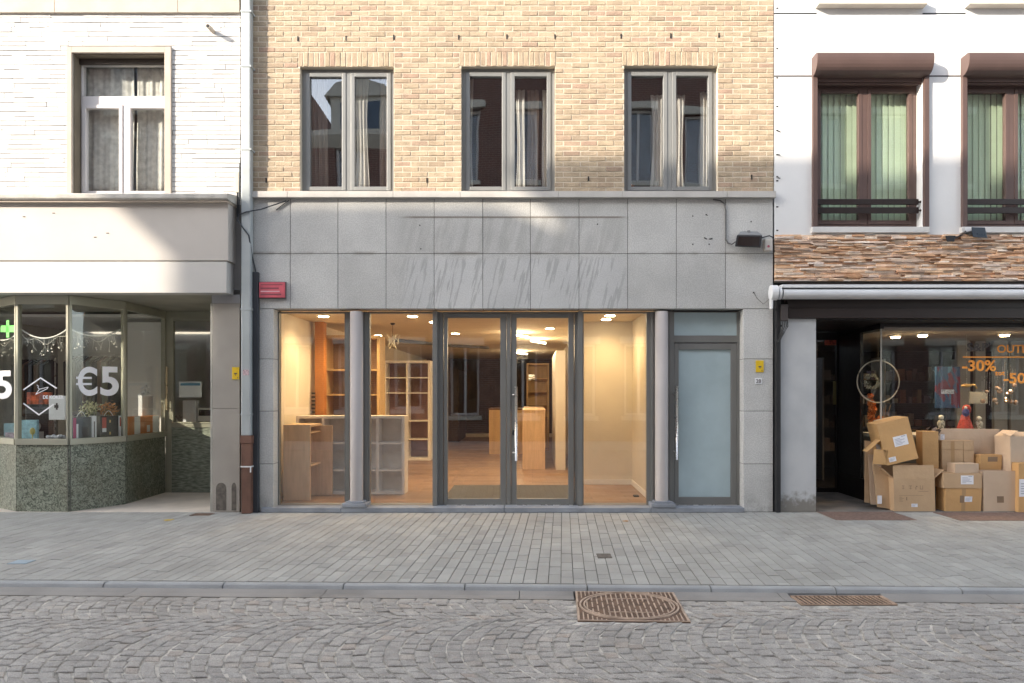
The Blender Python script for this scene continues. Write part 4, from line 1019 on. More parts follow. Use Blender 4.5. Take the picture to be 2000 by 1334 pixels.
t = thing('vase', 'small pale mint bottle vase behind the black bag', 'vase', c); m = MB(); m.lathe([(.05,ZD+.001),(.06,ZD+.08),(.05,ZD+.2),(.018,ZD+.29),(.02,ZD+.33)], c[0], c[1], 16); m.build('body', mat('mint_ceramic',(.50,.60,.52),.3), t, smooth=True)
for px, lab, ml in ((78,'white hand bag form on the display floor of the diamond pane',PAPER),):
    u,y_ = seg_u(2,62,-.34); c = along(A,B,u,-.34,ZD); t = thing('cap', lab, 'cap', c); m = MB(); m.ball((c[0],c[1],ZD+.22),.10,sz=.8,n=14,m=8); m.box(c[0]-.1,c[0]+.1,c[1]-.08,c[1]+.08,ZD+.001,ZD+.15); m.build('body', mat('grey_felt',(.40,.38,.36),.9), t, smooth=False)
    tag(t, 'grey rounded cap on a small block behind the lower diamond corner', 'cap')
u,y_ = seg_u(1,8); c = along(bay[1],bay[2],u,-.2,ZD)
t = thing('blue_box', 'pale blue box with a pink flowered front at the left edge of the photo', 'box', c); m = MB(); m.box(c[0]-.22,c[0]+.14,c[1],c[1]+.15,ZD+.001,ZD+.26); m.build('body', BLU, t, bevel=.004); m = MB(); m.box(c[0]-.2,c[0]+.12,c[1]-.004,c[1]-.001,ZD+.02,ZD+.14); m.build('printed_label', mat('flower_print',(.45,.35,.45),.6,var=.6,vs=25), t)
# racks and clothes inside
CL = [mat('black_cloth',(.015,.014,.014),.9), mat('brown_cloth',(.13,.07,.04),.9,var=.2), mat('olive_cloth',(.15,.15,.10),.9), mat('cream_cloth',(.45,.42,.34),.9)]
def rack(x0, x1, y, z, cl, label, h=.9):
    t = thing('clothes_rack', label, 'clothes rack', ((x0+x1)/2, y, .03)); m = MB(); m.tube([(x0,y,.03),(x0,y,z),(x1,y,z),(x1,y,.03)], .012, 8); m.build('rail', STEEL, t)
    x = x0+.06; k = 0
    while x < x1-.08:
        m = MB(); w = R.uniform(.05,.10); m.prism([(y-.2,z-.12),(y,z-.02),(y+.2,z-.12),(y+.18,z-h+R.uniform(-.1,.1)),(y-.18,z-h)], x, x+w*.8); m.build('garment', cl[k % len(cl)], t, bevel=.01); x += w; k += 1
rack(-8.1,-7.5,2.1,2.05,[CL[0],CL[0],CL[1]],'rack of black clothes seen behind the diamond sticker pane')
rack(-7.3,-6.45,2.1,2.1,[CL[0],CL[1],CL[2]],'rack of dark brown clothes seen behind the price pane')
rack(-5.4,-4.5,3.4,2.0,[CL[0],CL[1]],'rack of dark clothes behind the glass of the left shop door')
m = MB(); m.box(-7.46,-7.34,2.1,2.14,.05,2.3); m.build('changing_curtain', CL[3], None, 'cream hanging curtain inside the left shop by the wall', 'curtain')
# items behind the door pane
YE = 2.05
t = thing('display_table', 'table with white goods behind the glass of the left shop door', 'table', (-5.0,2.2,.03)); m = MB(); m.box(-5.5,-4.1,1.95,2.5,PZ(826,YE)-.04,PZ(826,YE)); m.build('top', WLAM, t)
for x in (-5.45,-4.15):
    for y in (1.98,2.44): m = MB(); m.box(x,x+.04,y,y+.04,.03,PZ(826,YE)-.041); m.build('leg', WLAM, t)
zt = PZ(826,YE)
def ybox(name, px0, px1, py0, py1, d, matl, label, cat, y=YE):
    m = MB(); m.box(PX(px0,y), PX(px1,y), y, y+d, PZ(py1,y)+.001, PZ(py0,y)); return m.build(name, matl, None, label, cat, bevel=.004)
b1 = ybox('paper_bag', 357, 382, 782, 826, .12, PAPER, 'small white bag with a floral print on the table behind the shop door glass', 'bag')
t = thing('toy_oven', 'white box with a dark window on the table at the right of the door glass', 'box', (PX(400,YE),YE+.1,zt)); m = MB(); m.box(PX(386,YE),PX(425,YE),YE,YE+.2,zt+.001,PZ(797,YE)); m.build('body', WLAM, t); m = MB(); m.box(PX(388,YE),PX(423,YE),YE-.004,YE-.0005,PZ(812,YE),PZ(800,YE)); m.build('dark_window', BLACKF, t); m = MB(); m.box(PX(387,YE),PX(424,YE),YE-.004,YE-.0005,zt+.006,zt+.03); m.build('dark_base', BLACKF, t)
t = thing('notice_card', 'white notice card with a blue heading on the shop door glass', 'notice', (PX(372,Y2+.04), Y2+.045, PZ(776,Y2+.04))); m = MB(); m.box(PX(350,Y2+.04),PX(394,Y2+.04),Y2+.035,Y2+.045,PZ(776,Y2+.04),PZ(745,Y2+.04)); m.build('card', PAPER, t); m = MB(); m.box(PX(353,Y2+.04),PX(391,Y2+.04),Y2+.032,Y2+.0345,PZ(753,Y2+.04),PZ(748,Y2+.04)); m.build('heading', mat('blue_print',(.12,.35,.55),.5), t)
m = MB(); c = (PX(345,YE),YE+.05,zt+.05); leaves(m, c, .08, 60, .02); m.build('ornament', mat('grey_ornament',(.25,.24,.22),.7,var=.5,vs=40), None, 'small tangle of grey ornaments at the foot of the shop door glass', 'ornament')
# stub pipe
t = thing('vent_pipe', 'short beige vent pipe sticking out of the white brick wall', 'pipe', (PX(417),0,PZ(62))); m = MB(); m.tube([(PX(417),.005,PZ(62)),(PX(417),-.15,PZ(63))], .026, 14); m.build('pipe', BEIGE, t, smooth=False); m = MB(); m.tube([(PX(417),-.1505,PZ(63)),(PX(417),-.1515,PZ(63))], .020, 14); m.build('mouth', BLACKF, t)

# ------------------------------------------------------------------ pipes and cables between the left buildings
t = thing('downpipe', 'pale zinc downpipe with a rusty cast iron foot between the white and buff buildings', 'downpipe', (PX(480),-.06,0))
xp0, xp1 = PX(471.5,-.1), PX(490,-.1)
m = MB(); m.box(xp0, xp1, -.115, -.02, PZ(851,-.1), 8.9); m.build('pipe', ZINC, t, bevel=.012)
m = MB(); m.box(xp0+.006, xp1+.01, -.125, -.015, 0, PZ(866,-.1)); fp = m.build('iron_foot', RUSTP, t, bevel=.01); m = MB(); m.box(xp0-.004, xp1+.02, -.132, -.01, PZ(866,-.1)+.001, PZ(850,-.1)-.002); m.build('collar', RUSTP, fp, bevel=.005)
for py in (23, 130, 292, 604, 809): m = MB(); m.box(xp0-.008, xp1+.012, -.121, -.001, PZ(py,-.1)-.01, PZ(py,-.1)+.01); m.build('bracket', ZINC, t)
m = MB(); m.box(xp0-.004, xp1+.018, -.131, -.001, PZ(911,-.1)-.008, PZ(911,-.1)+.008); m.tube([(xp1+.01,-.13,PZ(911,-.1)),(xp1+.01,-.135,PZ(922,-.1))],.008,6); m.build('clamp', WHITEP, t)
m = MB(); m.box(PX(474,-.12),PX(486,-.12),-.1175,-.1155,PZ(733,-.12),PZ(722,-.12)); m.build('sticker', mat('faded_pink_sticker',(.50,.36,.38),.6,var=.4,vs=60), t)
t = thing('cable_duct', 'charcoal cable duct running down beside the downpipe', 'cable duct', (PX(499),-.05,0)); m = MB(); m.box(PX(493.5,-.05), PX(504.5,-.05), -.06, -.004, .001, PZ(531,-.05)); m.build('duct', CHARC, t, bevel=.008)
m = MB(); m.tube([(PX(467,-.05),-.03,PZ(320)),(PX(466,-.05),-.04,PZ(420)),(PX(466,-.1),-.13,PZ(432,-.1)),(PX(473,-.14),-.14,PZ(443,-.14)),(PX(488,-.1),-.13,PZ(461,-.1)),(PX(493,-.05),-.06,PZ(500,-.05)),(PX(499,-.05),-.035,PZ(532,-.05))], .009, 8); m.build('cable', CHARC, t)
m = MB(); pts = [(PX(560),-.02,PZ(393)),(PX(540),-.04,PZ(401)),(PX(515),-.08,PZ(412)),(PX(490),-.13,PZ(419)),(PX(468,-.1),-.13,PZ(425))]; m.tube(pts, .008, 8); m.tube([(PX(566),-.02,PZ(392)),(PX(553),-.02,PZ(401)),(PX(540),-.012,PZ(411))], .006, 6); m.build('wall_cable', CHARC, None, 'dark cable looping from under the brick building sill to the downpipe', 'cable')
t = thing('junction_box', 'slim cream junction box at the right edge of the white brick wall', 'junction box', (PX(465),-.02,PZ(378))); m = MB(); m.box(PX(460.5), PX(468.5), -.03, -.006, PZ(377), PZ(337)); m.build('cover', mat('cream_plastic',(.55,.52,.42),.5), t, bevel=.004); m = MB(); m.tube([(PX(464.5),-.015,PZ(377)),(PX(465),-.02,PZ(425))], .009, 8); m.build('lead', CHARC, t)

# signs and plates
t = thing('street_sign', 'faded red rectangular sign on the stone beside the cable duct', 'sign', (PX(532),-.05,PZ(583)))
m = MB(); m.box(PX(506,-.05), PX(556,-.05), -.05, -.03, PZ(581,-.05), PZ(551,-.05)); m.build('panel', mat('faded_red_sign',(.56,.10,.13),.5,var=.15,vs=10), t, bevel=.003)
m = MB(); m.box(PX(505,-.03), PX(558,-.03), -.029, .0, PZ(583,-.03), PZ(550,-.03)); m.build('back_box', mat('sign_back',(.16,.13,.13),.6), t, bevel=.003)
for py, h in ((556,1.6),(563,3.0),(569,2.2),(575,3)):
    m = MB(); m.box(PX(509,-.05), PX(R.uniform(540,552),-.05), -.0515, -.0505, PZ(py+h/2,-.05), PZ(py-h/2,-.05))
    m.build('line_of_writing', mat('dark_red_writing',(.24,.06,.08),.6) if py != 569 else mat('pale_writing',(.70,.45,.48),.6), t)
YEL = mat('yellow_plate_enamel', (.72,.48,.02), .4, var=.06, vs=20)
for px0, px1, py0, py1, lab in ((454,468,717,741,'yellow marker plate on the granite pillar'), (1476,1491,704,727,'yellow marker plate on the right stone pier above the house number')):
    t = thing('marker_plate', lab, 'plate', (PX((px0+px1)/2),-.01,PZ(py1)), 'yellow marker plates'); m = MB(); m.box(PX(px0),PX(px1),-.014,-.002,PZ(py1),PZ(py0)); m.build('plate', YEL, t, bevel=.003)
    m = MB(); X = PX((px0+px1)/2); Z = PZ((py0+py1)/2); m.box(X-.018,X+.018,-.0155,-.0145,Z-.012,Z+.004); m.box(X-.004,X+.004,-.0155,-.0145,Z-.03,Z-.014); m.box(X+.02,X+.03,-.0155,-.0145,Z-.06,Z-.05); m.build('dark_symbol', INK, t)
t = thing('house_number', 'small white plate with the house number 28 on the right stone pier', 'house number', (PX(1481),-.01,PZ(750))); m = MB(); m.box(PX(1474),PX(1487.5),-.012,-.002,PZ(750),PZ(738.5)); m.build('plate', WHITEP, t, bevel=.002)
text_mb('28', PX(1476), PX(1485.5), PZ(748), PZ(740.5), lambda u,v,d: (u,-.0125-d,v), bold=.02, depth=.001).build('digits', INK, t)

# speaker / floodlight with cable
YF = -.16
t = thing('wall_floodlight', 'black flat floodlight housing fixed to the stone at its upper right', 'floodlight', (PX(1462),-.1,PZ(484)))
def pxp(pts, Y): return [(PX(a,Y), PZ(b,Y)) for a, b in pts]
m = MB(); fr_ = pxp([(1435,482),(1486,484),(1489,460),(1439,459)], YF); bk = pxp([(1441,472),(1484,474),(1487,457),(1444,456)], -.02)
m.add([(p[0],YF,p[1]) for p in fr_]+[(p[0],-.02,p[1]) for p in bk], [(0,1,2,3),(7,6,5,4),(0,4,5,1),(1,5,6,2),(2,6,7,3),(3,7,4,0)]); m.build('housing', BLACK, t, bevel=.008)
m = MB(); fr2_ = pxp([(1440,479),(1482,480.5),(1484,463),(1443,462)], YF-.002); m.add([(p[0],YF-.003,p[1]) for p in fr2_]+[(p[0],YF+.001,p[1]) for p in fr2_], [(0,1,2,3),(7,6,5,4),(0,4,5,1),(1,5,6,2),(2,6,7,3),(3,7,4,0)]); m.build('lens', mat('dark_lens',(.03,.022,.02),.12), t)
m = MB(); m.add([(PX(1440,-.1),-.14,PZ(459,-.1)),(PX(1486,-.1),-.14,PZ(460,-.1)),(PX(1480,-.02),-.005,PZ(452)),(PX(1447,-.02),-.005,PZ(452)),(PX(1440,-.1),-.14,PZ(461.5,-.1)),(PX(1486,-.1),-.14,PZ(462.5,-.1)),(PX(1480,-.02),-.005,PZ(455)),(PX(1447,-.02),-.005,PZ(455))],[(0,1,2,3),(7,6,5,4),(0,4,5,1),(1,5,6,2),(2,6,7,3),(3,7,4,0)]); m.tube([(PX(1460),-.05,PZ(458)),(PX(1460),-.05,PZ(452))],.02,10); m.build('bracket', mat('grey_bracket',(.22,.225,.23),.5), t)
m = MB(); m.tube([(PX(1392),-.012,PZ(390)),(PX(1406),-.012,PZ(392)),(PX(1414),-.012,PZ(398)),(PX(1417),-.012,PZ(412)),(PX(1417),-.012,PZ(468)),(PX(1421),-.014,PZ(475)),(PX(1428),-.03,PZ(478)),(PX(1437,-.1),-.09,PZ(472,-.1))], .0085, 8); m.build('cable', mat('grey_cable',(.10,.10,.10),.6), t)
m = MB(); m.tube([(PX(1488,-.1),-.1,PZ(464,-.1)),(PX(1500),-.05,PZ(462)),(PX(1510),-.02,PZ(465))], .008, 8); m.build('link_cable', BLACK, t)
t = thing('alarm_box', 'small cream alarm box with a red mark beside the black floodlight', 'alarm box', (PX(1502),-.04,PZ(490))); m = MB(); m.box(PX(1494,-.08),PX(1509,-.08),-.08,-.004,PZ(489,-.08),PZ(466,-.08)); m.build('cover', mat('cream_alarm',(.62,.58,.52),.5), t, bevel=.01); m = MB(); m.tube([(PX(1501,-.08),-.083,PZ(481,-.08)),(PX(1501,-.08),-.0805,PZ(481,-.08))],.016,10); m.build('red_mark', mat('red_mark',(.50,.12,.16),.5), t)
m = MB(); m.tube([(PX(1472),-.01,PZ(571)),(PX(1478),-.012,PZ(583)),(PX(1490),-.014,PZ(594)),(PX(1500),-.016,PZ(586)),(PX(1508),-.02,PZ(575))], .0035, 6); m.build('loose_wire', mat('thin_grey_wire',(.16,.15,.14),.6), None, 'thin grey wire sagging over the stone beside the awning end', 'wire')

# ------------------------------------------------------------------ RIGHT: WHITE RENDERED BUILDING
rb = thing('white_rendered_building', 'white rendered building with brown shutters over a stone-clad fascia and dark shopfront', 'building', (6.2, 0, 0))
RXL, RXR = PX(1512), 11.0
OFF = 1.877
wz0, wz1 = 3.585, 5.52
wop = [(3.58+k*OFF, 4.915+k*OFF, wz0, wz1) for k in range(3)]
uop = [(3.62+k*OFF, 4.86+k*OFF, 6.43, 7.9) for k in range(3)]
holes = wop+uop
m = MB(); m.wall(RXL, RXR, 3.44, 8.9, holes, 0, .3); m.build('rendered_wall', RENDER_, rb)
m = MB()
for z in (PZ(26.5), PZ(148.5)):
    segs = [(RXL, 3.58)] + [(4.915+k*OFF, 3.58+(k+1)*OFF) for k in range(2)] + [(4.915+2*OFF, RXR)]
    for a, b in segs: m.box(a, b, -.0015, .001, z-.008, z+.008)
m.build('panel_joint', BLACKF, rb)
m = MB()
for py in (16,95,152,208,255,302,345,353,404,450): m.box(PX(1516),PX(1520),-.003,.001,PZ(py)-.008,PZ(py)+.008)
for py in (256,302,347): m.tube([(PX(1519),-.003,PZ(py)),(PX(1523),-.02,PZ(py+2))],.006,6)
m.build('wall_fixings', BLACKF, rb)
def bigwin(a, b, c, d):
    y = .13; w_ = MB(); w_.frame(a, b, c, d, .06, .06, .07, .10, y, y+.07); mid = (a+b)/2; w_.box(mid-.035, mid+.035, y-.006, y+.07, c+.07, d-.1)
    w = w_.build('window', BROWN, rb, bevel=.003)
    for s0, s1 in ((a+.06, mid-.035), (mid+.035, b-.06)):
        q = MB(); q.frame(s0+.001, s1-.001, c+.071, d-.101, .045, .045, .05, .05, y-.012, y+.05); q.build('sash', BROWN, w, bevel=.004)
        q = MB(); q.box(s0+.04, s1-.04, y+.02, y+.028, c+.11, d-.14); q.build('pane', GLASSB, w)
    return w
for k, (a, b, c, d) in enumerate(wop[:2]):
    w = bigwin(a, b, c, d-.03)
    q = MB(); q.box(a-.075, b+.065, -.05, .12, c-.075, c-.001); q.build('sill', mat('white_sill',(.62,.61,.59),.7,var=.08,fine=.05), w, bevel=.006)
    for x in (a-.063, b+.002): 
        q = MB(); q.box(x, x+.058, -.045, -.001, c, 5.47); q.build('guide_rail', BROWN, w, bevel=.003)
    q = MB(); q.prism([(-.001,5.715),(-.145,5.715),(-.163,5.708),(-.175,5.69),(-.178,5.65),(-.176,5.61),(-.168,5.57),(-.154,5.535),(-.135,5.508),(-.11,5.488),(-.08,5.474),(-.001,5.465)], a-.065, b+.048); q.build('shutter_box', BROWN, w, bevel=.004)
    q = MB(); q.box(a+.002, b-.002, .02, .035, 5.40, 5.415); q.box(a+.002, b-.002, .0, .12, 5.42, 5.488); q.build('shutter_slat', BROWN, w)
    for z0_, z1_ in ((3.885,3.955),(3.775,3.85)): q = MB(); q.box(a+.003, b-.03, .03, .055, z0_, z1_); q.tube([(b-.035,.04,(z0_+z1_)/2),(b-.001,.04,(z0_+z1_)/2)],.014,8); q.tube([(a+.02,.04,(z0_+z1_)/2),(a+.001,.04,(z0_+z1_)/2)],.014,8); q.build('guard_rail', DARKB, w, bevel=.003)
    lab = 'pale green vertical blind behind the '+('complete' if k == 0 else 'cut-off right')+' brown-framed window'
    t = thing('vertical_blind', lab, 'blind', ((a+b)/2, .3, c))
    q = MB(); x = a+.02; 
    while x < b-.05:
        ang = R.uniform(.12,.34); dx, dy = .041*math.cos(ang), .041*math.sin(ang); xc = x+.04
        q.add([(xc-dx,.25-dy,c+.03),(xc+dx,.25+dy,c+.03),(xc+dx,.25+dy,d),(xc-dx,.25-dy,d),(xc-dx,.252-dy,c+.03),(xc+dx,.252+dy,c+.03),(xc+dx,.252+dy,d),(xc-dx,.252-dy,d)], [(0,1,2,3),(7,6,5,4),(0,4,5,1),(1,5,6,2),(2,6,7,3),(3,7,4,0)]); x += .078
    q.build('slats', GREENB, t)
    q = MB(); q.box(a+.01, b-.01, .22, .28, d+.001, d+.04); q.build('head_rail', WHITEP, t)
for k, (a, b, c, d) in enumerate(uop[:2]):
    w = bigwin(a, b, c, d)
    q = MB(); q.box(a-.06, b+.06, -.11, .12, c-.09, c-.002); q.build('sill', mat('cream_sill',(.66,.60,.52),.7,var=.05), w, bevel=.008)
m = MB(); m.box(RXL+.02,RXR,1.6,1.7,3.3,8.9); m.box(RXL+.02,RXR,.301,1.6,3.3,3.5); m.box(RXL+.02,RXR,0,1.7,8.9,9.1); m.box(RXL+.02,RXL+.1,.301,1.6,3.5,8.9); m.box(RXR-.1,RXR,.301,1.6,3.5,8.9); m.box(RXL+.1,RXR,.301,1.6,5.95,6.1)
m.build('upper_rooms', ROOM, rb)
# stacked ledge stone band
LEDGE = mat('ledge_stone', (.4,.3,.2), .8, var=.22, vs=16, bump=.6, bs=40, fine=.15, fs=140, stretch=(.5,1,2),
            ramp=[(0,(.56,.31,.17)),(.16,(.74,.50,.32)),(.3,(.84,.70,.56)),(.42,(.44,.22,.11)),(.55,(.76,.64,.55)),(.7,(.72,.45,.26)),(.82,(.40,.26,.18)),(1,(.90,.80,.68))])
m = MB(); z = PZ(549)
while z < PZ(461):
    h = R.choice((.014,.018,.022,.028)); x = RXL+R.uniform(0,.03)
    x = RXL+.005
    while x < RXR:
        ln = R.uniform(.05,.26); y0_ = -R.uniform(.004,.052); tz = R.uniform(-.002,.002)
        x2 = min(x+ln, RXR)
        m.add([(x+.001,y0_,z+.001),(x2-.001,y0_-R.uniform(-.006,.006),z+.001),(x2-.001,.02,z+.001),(x+.001,.02,z+.001),(x+.001,y0_+R.uniform(-.005,.005),z+h-.0015+tz),(x2-.001,y0_+R.uniform(-.005,.005),z+h-.0015-tz),(x2-.001,.02,z+h-.0015),(x+.001,.02,z+h-.0015)], [(0,3,2,1),(4,5,6,7),(0,1,5,4),(1,2,6,5),(2,3,7,6),(3,0,4,7)])
        x = x2
    z += h
m.build('ledge_stone_band', LEDGE, rb)
m = MB(); m.box(RXL+.003, RXR, .021, .30, PZ(552), 3.439); m.build('band_backing', JOINT, rb)
# fascia beam, pillar
m = MB(); m.box(PX(1540,-.04), RXR, -.04, .10, PZ(622), PZ(602)); m.box(PX(1540,-.04), RXR, -.01, .10, PZ(602)+.001, PZ(552)-.003); m.build('fascia_beam', DARKB, rb, bevel=.004)
m = MB(); m.box(RXL+.01, RXR, .101, .5, PZ(622), PZ(552)-.004); m.build('beam_backing', BLACKF, rb)
def pillmat():
    m, t, b = newmat('grey_rendered_pillar'); g = nd(t, 'ShaderNodeNewGeometry'); s = nd(t,'ShaderNodeSeparateXYZ'); t.links.new(g.outputs['Position'], s.inputs[0])
    c = mix(t, sstep(t, noise(t, 2.5, 5), .3, .7), (.44,.455,.465), (.52,.53,.535))
    e = mth(t,'ADD', s.outputs[2], mth(t,'MULTIPLY', noise(t, 14, 5), -.45))
    c = mix(t, mth(t,'MULTIPLY', sstep(t, e, .05, -.14), .8), c, (.15,.13,.10))
    t.links.new(c, b.inputs['Base Color']); b.inputs['Roughness'].default_value = .8; return m
m = MB(); m.box(RXL+.07, PX(1594), 0, 1.7, 0, PZ(622)-.001); m.build('rendered_pillar', pillmat(), rb, bevel=.004)
# recess, door, bay glass
ZRF = 2.40; YG = .42; XG = 4.60
m = MB(); m.box(PX(1594)+.001, RXR, -.0, 1.72, -.01, .006); m.build('recess_floor', mat('worn_entrance_stone',(.17,.155,.14),.8,var=.3,vs=3,fine=.12), rb)
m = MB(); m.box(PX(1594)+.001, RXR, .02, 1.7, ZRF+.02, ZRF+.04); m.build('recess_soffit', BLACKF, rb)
m = MB(); m.frame(PX(1594)+.002, XG+.08, .008, ZRF+.018, .55, .10, .06, .12, 1.66, 1.72); dr = m.build('door', BLACKF, rb)
m = MB(); m.box(PX(1594)+.552, XG-.02, 1.68, 1.69, .069, ZRF-.1); m.build('pane', glass('dark_door_glass', (.5,.5,.5), 2.5), dr)
m = MB(); m.box(PX(1612,1.66), PX(1645,1.66), 1.67, 1.678, PZ(674,1.66), PZ(652,1.66)); m.build('red_notice', mat('dull_red_notice',(.38,.08,.05),.6,var=.5,vs=20), dr)
m = MB(); m.box(PX(1628,1.66), PX(1643,1.66), 1.67, 1.678, PZ(790,1.66), PZ(745,1.66)); m.build('green_notice', mat('dull_olive_notice',(.16,.15,.06),.6), dr)
m = MB() # black plinth and frame of the bay
m.box(XG, XG+.05, YG, 1.659, .007, .30); m.box(XG+.051, RXR, YG, YG+.05, .007, .30)
m.box(XG, XG+.05, YG, 1.659, PZ(642,YG), ZRF+.019); m.box(XG+.051, RXR, YG, YG+.05, PZ(637,YG), ZRF+.019); m.box(XG+.002, XG+.048, .98, 1.658, .301, PZ(642,YG)-.001)
sw = m.build('shop_window', BLACKF, rb, bevel=.003)
m = MB(); m.box(XG+.012, XG+.02, YG+.02, .979, .301, PZ(642,YG)); m.build('pane', GLASSO, sw)
m = MB(); m.box(XG+.024, RXR, YG+.016, YG+.024, .301, PZ(637,YG)); m.build('pane', GLASSO, sw)
m = MB(); m.box(XG+.006, XG+.0235, YG+.006, YG+.0155, .301, PZ(638,YG)); m.build('glass_edge', mat('pale_silicone',(.5,.48,.42),.5), sw)
ORT = mat('orange_window_lettering', (1.0,.38,.05), .5, var=.02)
gp = lambda u, v, d: (u, YG+.0155-d, v)
def lett(body, px0, px1, py0, py1, ml, bold=.02, name='sale_lettering', shear=0):
    text_mb(body, PX(px0,YG), PX(px1,YG), PZ(py1,YG), PZ(py0,YG), gp, bold=bold, depth=.0015, shear=shear).build(name, ml, sw)
lett('OUTLET', 1949, 2033, 673, 689, ORT)
lett('-30%', 1881, 1947, 703, 725, ORT, .025); lett('tot', 1945, 1964, 725, 733, ORT, .02); lett('-50%', 1962, 2027, 728, 749, ORT, .025)
m = MB(); m.box(PX(1882,YG), PX(2060,YG), YG+.014, YG+.0155, PZ(698.5,YG), PZ(696,YG)); m.build('orange_line', ORT, sw)
lett("S&P'", 1890, 1936, 669, 686, INK, .02, 'name_lettering')
# interior of the right shop
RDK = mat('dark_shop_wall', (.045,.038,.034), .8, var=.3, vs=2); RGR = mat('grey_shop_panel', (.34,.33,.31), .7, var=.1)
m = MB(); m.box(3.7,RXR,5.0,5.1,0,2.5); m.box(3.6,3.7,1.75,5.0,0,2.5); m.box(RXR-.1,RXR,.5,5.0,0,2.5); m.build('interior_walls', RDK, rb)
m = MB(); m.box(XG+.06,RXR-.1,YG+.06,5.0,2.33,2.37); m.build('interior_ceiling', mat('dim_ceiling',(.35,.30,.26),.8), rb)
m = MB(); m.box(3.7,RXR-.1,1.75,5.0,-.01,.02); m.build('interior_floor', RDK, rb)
m = MB(); m.box(XG+.06, RXR-.1, YG+.06, YG+.75, .90, .94); m.box(XG+.06, RXR-.1, YG+.70, YG+.75, 0.01, .90); m.build('display_platform', RGR, rb)
m = MB()
for x0_, x1_ in ((PX(1905,2.2),PX(1925,2.2)), (PX(1942,2.2),PX(1968,2.2)), (PX(1975,2.2),PX(2050,2.2)), (PX(1870,2.2),PX(1895,2.2))): m.box(x0_, x1_, 2.2, 2.26, .02, 2.33)
m.build('grey_panel', RGR, rb)
EM2 = mat('small_lamp_glow', (1,.85,.6), .5, emit=(1,.72,.38), es=14)
for x, y, lab in ((PX(1749,1.15),1.15,'leftmost of the round lamps in the right shop ceiling'), (PX(1802,.9),.9,'second round lamp from the left in the right shop ceiling'), (PX(1962,.85),.85,'round lamp above the orange sale lettering')):
    t = thing('ceiling_spot', lab, 'ceiling lamp', (x,y,2.3), 'round lamps in the right shop ceiling'); m = MB(); m.lathe([(.075,2.305),(.075,2.3285)], x, y, 16); m.build('ring', WHITEP, t); m = MB(); m.lathe([(.055,2.285),(.055,2.3045)], x, y, 16); m.build('bulb', EM2, t)
    l = bpy.data.lights.new('spot_light', 'SPOT'); l.energy = 14; l.color = (1,.68,.36); l.spot_size = rad(140); l.spot_blend = .9; l.shadow_soft_size = .05
    o = bpy.data.objects.new('spot_light', l); col.objects.link(o); o.parent = t; o.location = (0,0,-.03)
ZP = .941
def swirlmat():
    m, t, b = newmat('blue_red_swirl_print')
    n1 = noise(t, 3.2, 2, (2.4,1,.8), rot=(0,rad(20),0)); c = mix(t, sstep(t, n1, .47, .53), (.018,.06,.15), (.13,.015,.04))
    c = mix(t, sstep(t, noise(t, 6, 2, (2.4,1,.6)), .6, .66), c, (.05,.15,.26)); t.links.new(c, b.inputs['Base Color']); b.inputs['Roughness'].default_value = .4; return m
# poster, wreath, hoop, flowers, figures
YP = .95
m = MB(); xa, xb, za, zb_ = PX(1828,YP), PX(1876,YP), PZ(797,YP), PZ(716,YP)
t = thing('framed_picture', 'tall framed picture in blue and red swirls standing in the right shop window', 'picture', ((xa+xb)/2,YP,ZP)); m.box(xa,xb,YP,YP+.03,za,zb_); m.build('canvas', swirlmat(), t, bevel=.004)
m = MB(); m.box((xa+xb)/2-.1,(xa+xb)/2+.08,YP-.0035,YP-.0022,za+.20,za+.26); m.build('white_band', mat('pale_blue_print',(.40,.45,.55),.5,var=.5,vs=40), t)
m = MB(); m.box((xa+xb)/2-.01,(xa+xb)/2+.01,YP+.031,YP+.05,ZP,zb_-.1); m.build('prop', BLACKF, t)
def ring(m, c, r, rr, n=40):
    pts = [(c[0]+r*math.cos(2*math.pi*k/n), c[1], c[2]+r*math.sin(2*math.pi*k/n)) for k in range(n+1)]; m.tube(pts, rr, 6)
t = thing('hoop_wreath', 'large thin hoop with a grey flower wreath hanging in the dark shop window', 'wreath', (PX(1718,.8),.8,PZ(790,.8)))
m = MB(); c = (PX(1715,.8),.8,PZ(745,.8)); ring(m, c, .29, .008); m.tube([(c[0],.8,c[2]+.29),(c[0],.8,2.32)],.002,4); m.build('hoop', mat('pale_hoop',(.55,.50,.42),.4), t)
m = MB(); c2 = (PX(1703,.8),.8,PZ(745,.8))
for k in range(40):
    a = R.uniform(0,6.28); leaves(m, (c2[0]+.09*math.cos(a),.8,c2[2]+.09*math.sin(a)), .03, 7, .02)
m.build('wreath', mat('grey_green_leaves',(.42,.42,.36),.8,var=.5,vs=30), t)
ORF = mat('orange_autumn_flowers', (.75,.24,.07), .8, var=.45, vs=25)
t = thing('autumn_flowers', 'spray of orange autumn flowers behind the left pane of the dark shop window', 'flowers', (4.75,.7,ZP)); m = MB()
for cz, cx, r in ((1.36,4.70,.05),(1.28,4.72,.06),(1.18,4.70,.06),(1.08,4.74,.08),(1.04,4.90,.08),(1.12,4.83,.06),(1.46,4.69,.03)): leaves(m, (cx,.86,cz), r, 80, .03)
m.build('flower_heads', ORF, t); m = MB()
for k in range(9): m.tube([(4.76,.68,ZP),(4.68+R.uniform(0,.3),.86,1.0+R.uniform(.1,.45))],.004,4)
m.build('stems', mat('brown_stem',(.14,.07,.03),.8), t)
